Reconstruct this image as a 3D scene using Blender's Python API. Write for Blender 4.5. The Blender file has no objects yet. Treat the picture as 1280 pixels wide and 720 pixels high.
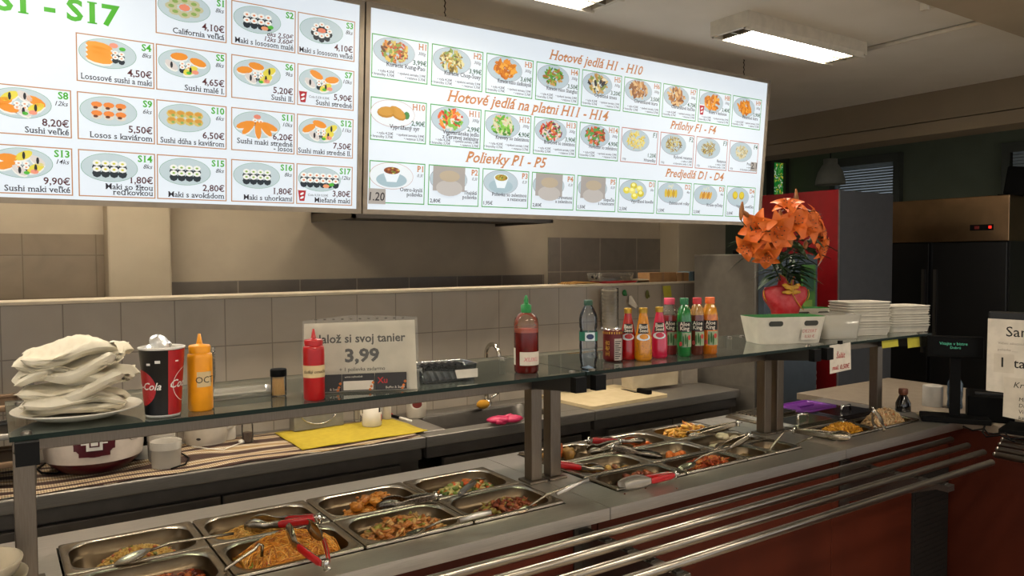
import bpy, math, random
from mathutils import Vector, Matrix
random.seed(7)
S = bpy.context.scene
COL = S.collection
pi, sin, cos = math.pi, math.sin, math.cos

# ------------------------------------------------------------------ camera, world, exposure
F = 962.58
AX = Vector((0.82690719, -0.02626028, 0.56172492))     # world axes seen in camera space (x right, y down, z forward)
AY = Vector((-0.56231774, -0.03004751, 0.82637516))
AZ = Vector((-0.00482241, -0.99920345, -0.03961313))
CAM = Vector((0, 0, 1.6))
cd = bpy.data.cameras.new('camera'); cam = bpy.data.objects.new('camera', cd); COL.objects.link(cam)
cd.sensor_width = 36; cd.lens = F / 1280 * 36; cd.clip_start = 0.02
cm = Matrix(((AX[0], -AX[1], -AX[2]), (AY[0], -AY[1], -AY[2]), (AZ[0], -AZ[1], -AZ[2]))).to_4x4()
cm.translation = CAM
cam.matrix_world = cm
S.camera = cam
S.view_settings.view_transform = 'Standard'; S.view_settings.look = 'None'
S.view_settings.exposure = 0.22; S.view_settings.gamma = 1; S.view_settings.use_curve_mapping = False
TUBE_POWER = 50.0
SIGN_POWER = 0.78
w = bpy.data.worlds.new('world'); S.world = w; w.use_nodes = True
w.node_tree.nodes['Background'].inputs[0].default_value = (0.97, 0.97, 0.97, 1)
w.node_tree.nodes['Background'].inputs[1].default_value = 0.85

def ray(px, py):
    d = Vector((px - 640, py - 360, F)); return Vector((AX.dot(d), AY.dot(d), AZ.dot(d)))
def atz(px, py, z): d = ray(px, py); return CAM + d * ((z - CAM.z) / d.z)
def aty(px, py, y): d = ray(px, py); return CAM + d * (y / d.y)
def atx(px, py, x): d = ray(px, py); return CAM + d * (x / d.x)
FWD = Vector((AX[2], AY[2], AZ[2]))
def wid(p, px): return px * (Vector(p) - CAM).dot(FWD) / F      # size in metres of px pixels seen at p

# ------------------------------------------------------------------ materials
def lin(h):
    h = h.lstrip('#'); o = []
    for i in (0, 2, 4):
        c = int(h[i:i+2], 16) / 255
        o.append(c / 12.92 if c <= 0.04045 else ((c + 0.055) / 1.055) ** 2.4)
    return tuple(o)
MATS = {}
def mat(name, h, rough=0.5, metal=0.0, h2=None, scale=20.0, bump=0.0, spec=0.5, coat=0.0, trans=0.0, stretch=None, emit=None, power=0):
    if name in MATS: return MATS[name]
    m = bpy.data.materials.new(name); m.use_nodes = True; nt = m.node_tree; b = nt.nodes['Principled BSDF']
    c = lin(h); b.inputs['Base Color'].default_value = (*c, 1)
    b.inputs['Roughness'].default_value = rough; b.inputs['Metallic'].default_value = metal
    b.inputs['Specular IOR Level'].default_value = spec; b.inputs['Coat Weight'].default_value = coat
    b.inputs['Transmission Weight'].default_value = trans
    tc = nt.nodes.new('ShaderNodeTexCoord'); no = nt.nodes.new('ShaderNodeTexNoise'); no.inputs['Scale'].default_value = scale; no.inputs['Detail'].default_value = 4
    if stretch:
        mp = nt.nodes.new('ShaderNodeMapping'); mp.inputs['Scale'].default_value = stretch
        nt.links.new(tc.outputs['Object'], mp.inputs[0]); nt.links.new(mp.outputs[0], no.inputs[0])
    else: nt.links.new(tc.outputs['Object'], no.inputs[0])
    mx = nt.nodes.new('ShaderNodeMix'); mx.data_type = 'RGBA'
    c2 = lin(h2) if h2 else tuple(x * 0.88 for x in c)
    mx.inputs[6].default_value = (*c, 1); mx.inputs[7].default_value = (*c2, 1)
    rp = nt.nodes.new('ShaderNodeValToRGB'); rp.color_ramp.elements[0].position = 0.38; rp.color_ramp.elements[1].position = 0.62
    nt.links.new(no.outputs[0], rp.inputs[0]); nt.links.new(rp.outputs[0], mx.inputs[0]); nt.links.new(mx.outputs[2], b.inputs['Base Color'])
    if bump:
        bp = nt.nodes.new('ShaderNodeBump'); bp.inputs['Strength'].default_value = bump; bp.inputs['Distance'].default_value = 0.004
        nt.links.new(no.outputs[0], bp.inputs['Height']); nt.links.new(bp.outputs[0], b.inputs['Normal'])
    if emit: b.inputs['Emission Color'].default_value = (*lin(emit), 1); b.inputs['Emission Strength'].default_value = power
    MATS[name] = m; return m
def glow(h, k=1.0, sample=False):
    """ink on the back-lit boards, or a lit tube"""
    n = 'backlit_%s_%.2f' % (h.lstrip('#'), k)
    if n in MATS: return MATS[n]
    m = bpy.data.materials.new(n); m.use_nodes = True; b = m.node_tree.nodes['Principled BSDF']
    b.inputs['Base Color'].default_value = (*[x * 0.2 for x in lin(h)], 1); b.inputs['Roughness'].default_value = 0.4
    b.inputs['Emission Color'].default_value = (*lin(h), 1); b.inputs['Emission Strength'].default_value = k
    if not sample:
        try: m.cycles.emission_sampling = 'NONE'
        except Exception: pass
    MATS[n] = m; return m
def clear(name, h='#ffffff', f=1.45, rough=0.02, milky=0.0, milk='#ffffff'):
    """thin clear pane: Fresnel mix of tinted transparency and gloss, a little milkiness if asked"""
    if name in MATS: return MATS[name]
    m = bpy.data.materials.new(name); m.use_nodes = True; nt = m.node_tree
    nt.nodes.remove(nt.nodes['Principled BSDF']); out = nt.nodes['Material Output']
    fr = nt.nodes.new('ShaderNodeFresnel'); fr.inputs[0].default_value = f
    t = nt.nodes.new('ShaderNodeBsdfTransparent'); t.inputs[0].default_value = (*lin(h), 1)
    g = nt.nodes.new('ShaderNodeBsdfGlossy'); g.inputs['Roughness'].default_value = rough; g.inputs[0].default_value = (1, 1, 1, 1)
    a = t
    if milky:
        d = nt.nodes.new('ShaderNodeBsdfDiffuse'); d.inputs[0].default_value = (*lin(milk), 1)
        k = nt.nodes.new('ShaderNodeMixShader'); k.inputs[0].default_value = milky
        nt.links.new(t.outputs[0], k.inputs[1]); nt.links.new(d.outputs[0], k.inputs[2]); a = k
    mx = nt.nodes.new('ShaderNodeMixShader')
    nt.links.new(fr.outputs[0], mx.inputs[0]); nt.links.new(a.outputs[0], mx.inputs[1]); nt.links.new(g.outputs[0], mx.inputs[2]); nt.links.new(mx.outputs[0], out.inputs[0])
    MATS[name] = m; return m
def tiles(name, u, v, ou, ov, tw, th, h1, h2, grout, mortar=0.004, rough=0.35, vein=6.0, bias=0.0):
    """grid of square-edged tiles; u, v: which object axes carry the grid"""
    m = bpy.data.materials.new(name); m.use_nodes = True; nt = m.node_tree; b = nt.nodes['Principled BSDF']
    tc = nt.nodes.new('ShaderNodeTexCoord'); sp = nt.nodes.new('ShaderNodeSeparateXYZ'); cb = nt.nodes.new('ShaderNodeCombineXYZ')
    nt.links.new(tc.outputs['Object'], sp.inputs[0])
    for i, (ax, off) in enumerate(((u, ou), (v, ov))):
        a = nt.nodes.new('ShaderNodeMath'); a.operation = 'SUBTRACT'; a.inputs[1].default_value = off
        nt.links.new(sp.outputs[ax], a.inputs[0]); nt.links.new(a.outputs[0], cb.inputs[i])
    br = nt.nodes.new('ShaderNodeTexBrick'); br.offset = 0; br.squash = 1
    br.inputs['Scale'].default_value = 1; br.inputs['Brick Width'].default_value = tw; br.inputs['Row Height'].default_value = th
    br.inputs['Mortar Size'].default_value = mortar; br.inputs['Mortar Smooth'].default_value = 0.2; br.inputs['Bias'].default_value = bias
    br.inputs['Color1'].default_value = (*lin(h1), 1); br.inputs['Color2'].default_value = (*lin(h2), 1); br.inputs['Mortar'].default_value = (*lin(grout), 1)
    nt.links.new(cb.outputs[0], br.inputs['Vector'])
    no = nt.nodes.new('ShaderNodeTexNoise'); no.inputs['Scale'].default_value = vein; no.inputs['Detail'].default_value = 6; no.inputs['Distortion'].default_value = 1.2
    nt.links.new(tc.outputs['Object'], no.inputs[0])
    hs = nt.nodes.new('ShaderNodeMix'); hs.data_type = 'RGBA'; hs.blend_type = 'MULTIPLY'; hs.inputs[0].default_value = 0.35
    nt.links.new(br.outputs[0], hs.inputs[6]); nt.links.new(no.outputs[0], hs.inputs[7]); nt.links.new(hs.outputs[2], b.inputs['Base Color'])
    bp = nt.nodes.new('ShaderNodeBump'); bp.inputs['Strength'].default_value = 0.4; bp.inputs['Distance'].default_value = 0.002; bp.invert = True
    nt.links.new(br.outputs['Fac'], bp.inputs['Height']); nt.links.new(bp.outputs[0], b.inputs['Normal'])
    b.inputs['Roughness'].default_value = rough
    MATS[name] = m; return m

STEEL = mat('brushed_steel', '#cfcac3', 0.42, 1.0, '#c4bfb8', 8, 0.02, stretch=(2, 60, 60))
STEELD = mat('dark_steel', '#77736d', 0.38, 1.0, '#6c6862', 8, stretch=(2, 60, 60))
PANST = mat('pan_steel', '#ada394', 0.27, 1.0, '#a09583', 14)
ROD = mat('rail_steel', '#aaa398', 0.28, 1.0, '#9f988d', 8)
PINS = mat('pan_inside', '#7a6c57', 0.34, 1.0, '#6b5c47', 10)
SHST = mat('shelf_steel', '#7d7367', 0.42, 1.0, '#756b5f', 8, stretch=(60, 60, 3))
CHROME = mat('chrome', '#d8d4cc', 0.14, 1.0)
BLACKP = mat('black_plastic', '#060606', 0.6, spec=0.1)
WHITEP = mat('white_plastic', '#d9d5cb', 0.35)
WHITEC = mat('white_ceramic', '#dcd6c8', 0.25)
PAPER = mat('paper', '#cfc7b8', 0.8)
INK = mat('black_ink', '#15130f', 0.7)
REDINK = mat('red_ink', '#b0484a', 0.7)
REDP = mat('red_plastic', '#a8060c', 0.35)
GREENP = mat('green_plastic', '#12803a', 0.4)
YEL = mat('yellow_paper', '#b9b13a', 0.8)

# ------------------------------------------------------------------ mesh helpers
class MB:
    def __init__(s): s.v = []; s.f = []; s.m = []; s.s = []
    def add(s, v, f, m=0, sm=False, M=None):
        o = len(s.v)
        s.v += [tuple(M @ Vector(p)) if M else tuple(p) for p in v]
        for k, q in enumerate(f):
            s.f.append([i + o for i in q]); s.m.append(m[k] if isinstance(m, (list, tuple)) else m); s.s.append(sm)
        return s
    def box(s, a, b, m=0, M=None):
        x0, y0, z0 = a; x1, y1, z1 = b
        return s.add([(x0,y0,z0),(x1,y0,z0),(x1,y1,z0),(x0,y1,z0),(x0,y0,z1),(x1,y0,z1),(x1,y1,z1),(x0,y1,z1)],
                     [(0,3,2,1),(4,5,6,7),(0,1,5,4),(1,2,6,5),(2,3,7,6),(3,0,4,7)], m, False, M)
    def cbox(s, c, d, m=0, M=None):
        return s.box([c[i] - d[i] / 2 for i in range(3)], [c[i] + d[i] / 2 for i in range(3)], m, M)
    def lathe(s, prof, n=24, c=(0, 0, 0), m=0, M=None, cap=True, sy=1.0, sm=True):
        """prof: (r, z) bottom to top or any walk; m int or one index per segment"""
        v = []; f = []; mm = []
        for r, z in prof: v += [(c[0] + r * cos(2*pi*i/n), c[1] + sy * r * sin(2*pi*i/n), c[2] + z) for i in range(n)]
        for k in range(len(prof) - 1):
            for i in range(n):
                j = (i + 1) % n
                f.append((k*n+i, k*n+j, (k+1)*n+j, (k+1)*n+i)); mm.append(m[k] if isinstance(m, (list, tuple)) else m)
        s.add(v, f, mm, sm, M)
        if cap:
            mi = m if isinstance(m, int) else None
            if prof[0][0] > 1e-4: s.add(v[:n], [tuple(range(n))[::-1]], m[0] if mi is None else mi, False, M)
            if prof[-1][0] > 1e-4: s.add(v[-n:], [tuple(range(n))], m[-1] if mi is None else mi, False, M)
        return s
    def tube(s, pts, r, n=8, m=0, cap=True, M=None):
        P = [Vector(p) for p in pts]; R = r if isinstance(r, (list, tuple)) else [r] * len(P)
        t = (P[1] - P[0]).normalized(); up = Vector((0, 0, 1)) if abs(t.z) < 0.9 else Vector((1, 0, 0))
        a = t.cross(up).normalized(); v = []
        for k, p in enumerate(P):
            t2 = (P[min(k+1, len(P)-1)] - P[max(k-1, 0)])
            t2 = t2.normalized() if t2.length > 1e-9 else t
            a = (a - t2 * a.dot(t2)); a = a.normalized() if a.length > 1e-6 else t2.orthogonal().normalized()
            b = t2.cross(a)
            v += [tuple(p + (a * cos(2*pi*i/n) + b * sin(2*pi*i/n)) * R[k]) for i in range(n)]
        f = [(k*n+i, k*n+(i+1) % n, (k+1)*n+(i+1) % n, (k+1)*n+i) for k in range(len(P)-1) for i in range(n)]
        if cap: f += [tuple(range(n))[::-1], tuple(range((len(P)-1)*n, len(P)*n))]
        return s.add(v, f, m, n > 5, M)
    def blob(s, c, r, m=0, jit=0.15, nu=8, nv=5, rot=None, rnd=random):
        v = [(0, 0, -1)]; 
        for j in range(1, nv):
            t = -pi/2 + pi*j/nv
            v += [(cos(t)*cos(2*pi*i/nu), cos(t)*sin(2*pi*i/nu), sin(t)) for i in range(nu)]
        v.append((0, 0, 1)); L = len(v) - 1
        f = [(0, 1+(i+1) % nu, 1+i) for i in range(nu)]
        for j in range(nv-2): f += [(1+j*nu+i, 1+j*nu+(i+1) % nu, 1+(j+1)*nu+(i+1) % nu, 1+(j+1)*nu+i) for i in range(nu)]
        f += [(L, L-nu+i, L-nu+(i+1) % nu) for i in range(nu)]
        rr = (r, r, r) if isinstance(r, (int, float)) else r
        M = Matrix.Translation(c) @ (rot.to_4x4() if rot else Matrix.Identity(4))
        return s.add([tuple(q[k] * rr[k] * (1 + jit * (rnd.random() - .5) * 2) for k in range(3)) for q in v], f, m, True, M)
    def flat(s, pts, m=0, M=None): return s.add(pts, [tuple(range(len(pts)))], m, False, M)
    def loft(s, loops, m=0, sm=True, close=True, capa=False, capb=False, M=None):
        n = len(loops[0]); v = [p for L in loops for p in L]; f = []
        for k in range(len(loops)-1):
            for i in range(n if close else n-1): f.append((k*n+i, k*n+(i+1) % n, (k+1)*n+(i+1) % n, (k+1)*n+i))
        s.add(v, f, m, sm, M)
        if capa: s.add(loops[0], [tuple(range(n))[::-1]], m, False, M)
        if capb: s.add(loops[-1], [tuple(range(n))], m, False, M)
        return s
    def build(s, name, mats, parent=None, loc=(0, 0, 0), rz=0, bevel=0, seg=2, sub=0, solid=0):
        me = bpy.data.meshes.new(name); me.from_pydata(s.v, [], s.f)
        if not isinstance(mats, (list, tuple)): mats = [mats]
        for q in mats: me.materials.append(q)
        me.polygons.foreach_set('material_index', s.m); me.polygons.foreach_set('use_smooth', s.s); me.update()
        o = bpy.data.objects.new(name, me); COL.objects.link(o); o.location = loc; o.rotation_euler = (0, 0, rz)
        if parent: o.parent = parent
        if solid: md = o.modifiers.new('s', 'SOLIDIFY'); md.thickness = solid; md.offset = 0
        if bevel: md = o.modifiers.new('b', 'BEVEL'); md.width = bevel; md.segments = seg; md.limit_method = 'ANGLE'; md.angle_limit = 0.7
        if sub: md = o.modifiers.new('ss', 'SUBSURF'); md.levels = sub; md.render_levels = sub
        return o
def tag(o, label=None, cat=None, group=None, kind=None):
    if label: o['label'] = label
    if cat: o['category'] = cat
    if group: o['group'] = group
    if kind: o['kind'] = kind
    return o
def thing(name, label, cat, loc=(0, 0, 0), rz=0, group=None):
    o = bpy.data.objects.new(name, None); COL.objects.link(o); o.location = loc; o.rotation_euler = (0, 0, rz); o.empty_display_size = 0.05
    return tag(o, label, cat, group)
KIDS = {}
def copy_tree(o, label, loc, rz=None):
    def cp(a, par):
        c = a.copy(); COL.objects.link(c)
        if par: c.parent = par
        for ch in list(a.children): cp(ch, c)
        return c
    c = cp(o, None); c.location = loc; c['label'] = label
    if rz is not None: c.rotation_euler = (0, 0, rz)
    return c
def struct(name, mb, m, bevel=0): o = mb.build(name, m, bevel=bevel); o['kind'] = 'structure'; return o
ORD = 'topmost second third fourth fifth sixth seventh eighth ninth tenth eleventh twelfth'.split()
def rrect(w, d, r, n=5, z=0.0, c=(0, 0)):
    o = []
    for cx, cy, a0 in ((w/2-r, d/2-r, 0), (-w/2+r, d/2-r, pi/2), (-w/2+r, -d/2+r, pi), (w/2-r, -d/2+r, 3*pi/2)):
        for k in range(n+1): a = a0 + pi/2*k/n; o.append((c[0]+cx+r*cos(a), c[1]+cy+r*sin(a), z))
    return o
GL = {}
def glyphs(t, size, bold=0.0, shear=0.0, align='LEFT', res=2, serif=False):
    k = (t, bold, shear, res, serif)
    if k not in GL:
        cu = bpy.data.curves.new('lettering', 'FONT'); cu.body = t; cu.size = 1; cu.shear = shear; cu.offset = bold; cu.resolution_u = res; cu.fill_mode = 'FRONT'
        ob = bpy.data.objects.new('lettering', cu); COL.objects.link(ob); bpy.context.view_layer.update()
        me = bpy.data.meshes.new_from_object(ob.evaluated_get(bpy.context.evaluated_depsgraph_get()))
        v = [(p.co.x, p.co.y) for p in me.vertices]; f = [tuple(p.vertices) for p in me.polygons]
        if serif:       # slab feet and heads on the upright strokes
            cnt = {}
            for q in f:
                for i in range(len(q)): e = tuple(sorted((q[i], q[i-1]))); cnt[e] = cnt.get(e, 0) + 1
            for (a, b), c in cnt.items():
                (xa, ya), (xb, yb) = v[a], v[b]; L = abs(xa-xb)
                if c == 1 and abs(ya-yb) < 0.004 and 0.05 < L < 0.20:
                    foot = ya < 0.06; x0, x1 = min(xa, xb)-0.055, max(xa, xb)+0.055; h = 0.05 if foot else -0.05; s_ = shear*h
                    o_ = len(v); v += [(x0, ya), (x1, ya), (x1+s_, ya+h), (x0+s_, ya+h)]; f.append((o_, o_+1, o_+2, o_+3) if foot else (o_+3, o_+2, o_+1, o_))
        bpy.data.objects.remove(ob); bpy.data.curves.remove(cu); bpy.data.meshes.remove(me); GL[k] = (v, f)
    v, f = GL[k]
    xs = [p[0] for p in v] or [0]; x0, x1 = min(xs), max(xs)
    sh = {'LEFT': -x0, 'RIGHT': -x1, 'CENTER': -(x0+x1)/2}[align]
    return [((p[0]+sh)*size, p[1]*size) for p in v], f, (x1-x0)*size
def write(mb, t, size, o, u, v, m, bold=0.0, shear=0.0, align='LEFT', maxw=None, sx=1.0, serif=False):
    """lettering on the plane o + a*u + b*v"""
    g, f, wd = glyphs(t, size, bold, shear, align, 2, serif)
    k = sx * (min(1, maxw / (wd*sx)) if maxw and wd else 1)
    o, u, v = Vector(o), Vector(u), Vector(v)
    mb.add([tuple(o + u*(a*k) + v*b) for a, b in g], f, m)
def wrap(mb, t, size, c, r, th, z, m, bold=0.0, shear=0.0, rfun=None, tilt=0.0, up=False):
    """lettering round an upright round body: centred at angle th (seen from outside), height z"""
    g, f, wd = glyphs(t, size, bold, shear, 'CENTER'); v = []
    for a, b in g:
        if up: a, b = -b + size*0.35, a
        zz = z + b + a*tilt; rr = (rfun(zz) if rfun else r) + 0.0006; q = th + a/rr
        v.append((c[0]+rr*cos(q), c[1]+rr*sin(q), c[2]+zz))
    mb.add(v, f, m)
def patch(mb, r, th0, th1, z0, z1, m, n=8, off=0.0004, rfun=None, c=(0, 0, 0)):
    v = []; f = []
    for i in range(n+1):
        a = th0 + (th1-th0)*i/n
        for z in (z0, z1):
            rr = (rfun(z) if rfun else r) + off; v.append((c[0]+rr*cos(a), c[1]+rr*sin(a), c[2]+z))
    for i in range(n): f.append((2*i, 2*i+2, 2*i+3, 2*i+1))
    mb.add(v, f, m, True)
def facing(p): return math.atan2(CAM.y - p[1], CAM.x - p[0])

# ------------------------------------------------------------------ room
CEIL = 2.70
WALLM = mat('cream_wall_paint', '#b3a690', 0.85, h2='#ada08b', scale=6)
struct('floor', MB().box((-4, -4, -0.1), (9, 8, 0)), tiles('floor_tile', 0, 1, 0, 0, 0.33, 0.33, '#b3a590', '#ab9d89', '#6c6052'))
struct('ceiling', MB().box((-4, -4, CEIL), (9, 8, CEIL+0.1)), mat('ceiling_paint', '#d8d2c8', 0.9, h2='#d3cdc2', scale=3))
struct('wall_back', MB().box((-1.6, 4.2, 0), (4.95, 4.3, CEIL)), WALLM)
struct('wall_left', MB().box((-1.7, 2.0, 0), (-1.6, 4.3, CEIL)), WALLM)
struct('trim_1', MB().box((-1.6, 4.185, 1.0), (0.50, 4.2, 1.72)), tiles('beige_kitchen_tile', 0, 2, 0.13, 0.02, 0.3, 0.2, '#93836c', '#8f7f69', '#7c6d58', 0.003))
MARB = tiles('grey_marble_tile', 0, 2, 0.757, 1.186, 0.335, 0.3, '#6f665a', '#776e62', '#9a8f7e', 0.004, 0.3, 9.0)
struct('trim_2', MB().box((0.757, 4.188, 1.186), (3.11, 4.2, 1.486)), MARB)
MARB2 = tiles('grey_marble_block_tile', 0, 2, 3.25, 1.50, 0.355, 0.25, '#847b6e', '#8d8477', '#a89d8c', 0.004, 0.3, 9.0)
struct('trim_3', MB().box((3.15, 4.186, 1.25), (4.24, 4.2, 1.735)), MARB2)
COLM = mat('white_column_paint', '#b3a68f', 0.8, h2='#ada089', scale=4)
struct('column_left', MB().box((0.465, 4.05, 0), (0.742, 4.2, CEIL)), COLM, bevel=0.01)
struct('column_right', MB().box((4.20, 4.0, 0), (4.55, 4.2, CEIL)), COLM, bevel=0.01)
PART_Y, PART_Z = 3.27, 1.45
PT = tiles('partition_tile', 0, 2, 0.03, 1.437-0.195*8, 0.192, 0.195, '#a79d8f', '#a3998b', '#7f7568', 0.0025, 0.3, 3.0)
struct('partition_wall', MB().box((-1.6, PART_Y, 0), (3.62, PART_Y+0.16, 1.437)), PT)
struct('trim_4', MB().box((-1.6, PART_Y-0.008, 1.437), (3.63, PART_Y+0.17, PART_Z)), mat('ledge_trim', '#c9bda6', 0.4), bevel=0.003)
# soffit and window side
BEAMM = mat('soffit_paint', '#85765f', 0.85, h2='#7f705a', scale=3)
struct('beam_right', MB().box((5.275, 0.2, 2.505), (5.55, 8, CEIL)).box((5.275, 0.2, 2.415), (5.55, 8, 2.499)), BEAMM)
struct('beam_front', MB().box((2.4, 1.15, 2.6), (6.5, 1.64, CEIL)), mat('front_beam_paint', '#a0917b', 0.85, h2='#998b75', scale=3))
struct('wall_right', MB().box((7.0, 0, 0), (7.1, 3.92, CEIL+.0)).box((7.0, 3.92, 2.44), (7.1, 4.53, CEIL)).box((7.0, 4.53, 0), (7.1, 8, CEIL)).box((7.0, 3.92, 0), (7.1, 4.53, 1.5)), mat('green_grey_wall', '#5f6654', 0.85, h2='#5a614f', scale=3))
struct('wall_far', MB().box((4.95, 5.15, 0), (7.0, 5.25, CEIL)), mat('green_grey_wall', '#5f6654'))
# windows
DAY = glow('#9fb4bf', 0.55)
FRM = mat('window_frame_paint', '#3f4238', 0.6)
def window(n, y0, y1, z0, z1):
    o = struct('window_%d' % n, MB().box((6.93, y0-0.06, z0-.06), (7.0, y0, z1+0.08)).box((6.93, y1, z0-.06), (7.0, y1+0.06, z1+0.08)).box((6.93, y0, z1), (7.0, y1, z1+0.08)).box((6.93, y0, z0-.06), (7.0, y1, z0)), FRM)
    MB().box((7.02, y0, z0), (7.03, y1, z1)).build('pane', glow('#c4d4e4', 0.6), o)
    b = MB(); z = z1 - 0.01
    while z > z0: b.box((6.945, y0+.01, z-0.009), (6.97, y1-.02, z+0.012)); z -= 0.026
    b.build('blind', mat('blind_slat', '#8b979c', 0.5), o)
window(1, 3.93, 4.52, 1.6, 2.47)
window(2, 2.2, 2.95, 1.6, 2.44)
# leafy patterned pane far left of the red fridge
o = struct('window_3', MB().box((6.70, 5.10, 1.9), (6.76, 5.15, 2.65)).box((6.945, 5.10, 1.9), (7.0, 5.15, 2.65)).box((6.76, 5.10, 2.575), (6.945, 5.15, 2.65)), FRM)
m = bpy.data.materials.new('leaf_pattern_pane'); m.use_nodes = True; nt = m.node_tree; b = nt.nodes['Principled BSDF']
tc = nt.nodes.new('ShaderNodeTexCoord'); vo = nt.nodes.new('ShaderNodeTexVoronoi'); vo.inputs['Scale'].default_value = 55
rp = nt.nodes.new('ShaderNodeValToRGB'); rp.color_ramp.interpolation = 'CONSTANT'
e = rp.color_ramp.elements; e[0].color = (*lin('#1f8a34'), 1); e[1].color = (*lin('#d8d24a'), 1); e[1].position = 0.45
x = e.new(0.62); x.color = (*lin('#57b04a'), 1); x = e.new(0.85); x.color = (*lin('#d8e8d0'), 1)
sep = nt.nodes.new('ShaderNodeSeparateColor'); nt.links.new(tc.outputs['Object'], vo.inputs[0]); nt.links.new(vo.outputs['Color'], sep.inputs[0]); nt.links.new(sep.outputs[0], rp.inputs[0])
nt.links.new(rp.outputs[0], b.inputs['Base Color']); nt.links.new(rp.outputs[0], b.inputs['Emission Color']); b.inputs['Emission Strength'].default_value = 0.30
MB().box((6.76, 5.13, 1.9), (6.945, 5.14, 2.575)).build('pane', m, o)

# ------------------------------------------------------------------ ceiling lamps
TUBE = glow('#fff1dc', TUBE_POWER, True)
LW = mat('lamp_white', '#c9c0ae', 0.45)
REFL = mat('lamp_reflector', '#8f8775', 0.35, 0.6)
def lamp(cx, cy, label):
    t = thing('ceiling_lamp', label, 'ceiling lamp', (cx, cy, CEIL), 0, 'twin-tube ceiling lamps')
    L, W, H = 0.94, 0.215, 0.08; h = MB()
    h.box((-L/2, -W/2, -0.035), (L/2, W/2, 0))
    for s in (-1, 1):
        h.loft([[(-L/2, s*W/2, 0), (L/2, s*W/2, 0)], [(-L/2, s*W/2, -0.055), (L/2, s*W/2, -0.055)], [(-L/2, s*(W/2-.012), -H), (L/2, s*(W/2-.012), -H)], [(-L/2, s*(W/2-.02), -H), (L/2, s*(W/2-.02), -H)], [(-L/2, s*(W/2-.02), -0.035), (L/2, s*(W/2-.02), -0.035)]], close=False, sm=False)
        h.box((s*(L/2)-(0.02 if s > 0 else 0), -W/2, -0.07), (s*(L/2)+(0 if s > 0 else 0.02), W/2, 0))
    h.build('housing', LW, t)
    r = MB(); r.box((-L/2+.02, -0.006, -0.072), (L/2-.02, 0.006, -0.035))
    for s in (-1, 1): r.box((s*(L/2-.07)-.004, -W/2+.02, -0.074), (s*(L/2-.07)+.004, W/2-.02, -0.035))
    r.build('louvre', REFL, t)
    for s in (-1, 1):
        MB().box((-L/2+.075, s*0.049-0.036, -0.056), (L/2-.075, s*0.049+0.036, -0.042)).build('light_tube', TUBE, t)
    return t
l0 = lamp(3.305, 2.395, 'twin-tube lamp on the ceiling right of the menu boards')
lamp(1.66, 2.42, 'twin-tube lamp on the ceiling cut off by the top of the photo')
for x, y in ((0.0, 2.42), (-1.2, 0.3), (0.4, 0.3), (2.2, 0.1), (4.0, 0.1), (-0.6, -2.0), (1.2, -2.0), (3.0, -2.0), (2.2, 3.45), (0.3, 3.55)):  # unseen copies added to brighten the room; one explains the bright kitchen wall
    c = copy_tree(l0, 'unseen twin-tube ceiling lamp added to light the room', (x, y, CEIL))
tag(MB().tube([(3.862, 2.36, CEIL-.012), (3.862, 1.64, CEIL-.012)], 0.012, 8).build('cable_conduit', LW), 'pale cable conduit on the ceiling running from the lamp to the beam', 'conduit')
cl = MB(); cl.cbox((3.18, 1.655, 2.625), (0.09, 0.03, 0.03)); cl.cbox((3.14, 1.66, 2.61), (0.02, 0.03, 0.05))
tag(cl.build('ceiling_clip', LW), 'small pale bracket clipped to the edge of the ceiling beam', 'bracket')

# ------------------------------------------------------------------ back-lit menu boards
SO = Vector((1.266, 2.90, 1.797)); SV = (Vector((0, 2.84, 2.583)) - Vector((0, 2.90, 1.797))).normalized(); SU = Vector((1, 0, 0)); SN = SU.cross(SV)
SH = 0.788
INKW = SIGN_POWER
WHITE_S = glow('#dde6ee', INKW, True)
FRAME_S = mat('sign_frame_alu', '#8a7f70', 0.45, 0.3)
GRN, ORG, BRN = glow('#46b51e', INKW*0.8), glow('#cf8a52', INKW*0.8), glow('#c08a5a', INKW*0.85)
LGRN = glow('#4fae4e', INKW*0.8); DINK = glow('#201a26', 0.5); PINK = glow('#5a1820', 0.5); DGRN = glow('#1c5a30', 0.6)
PLT = glow('#c3d4d8', INKW*0.85); PLTG = glow('#5fa57c', INKW*0.8)
def P3(u, v, k=0): return tuple(SO + SU*u + SV*v - SN*(-0.0004*k) )
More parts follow.
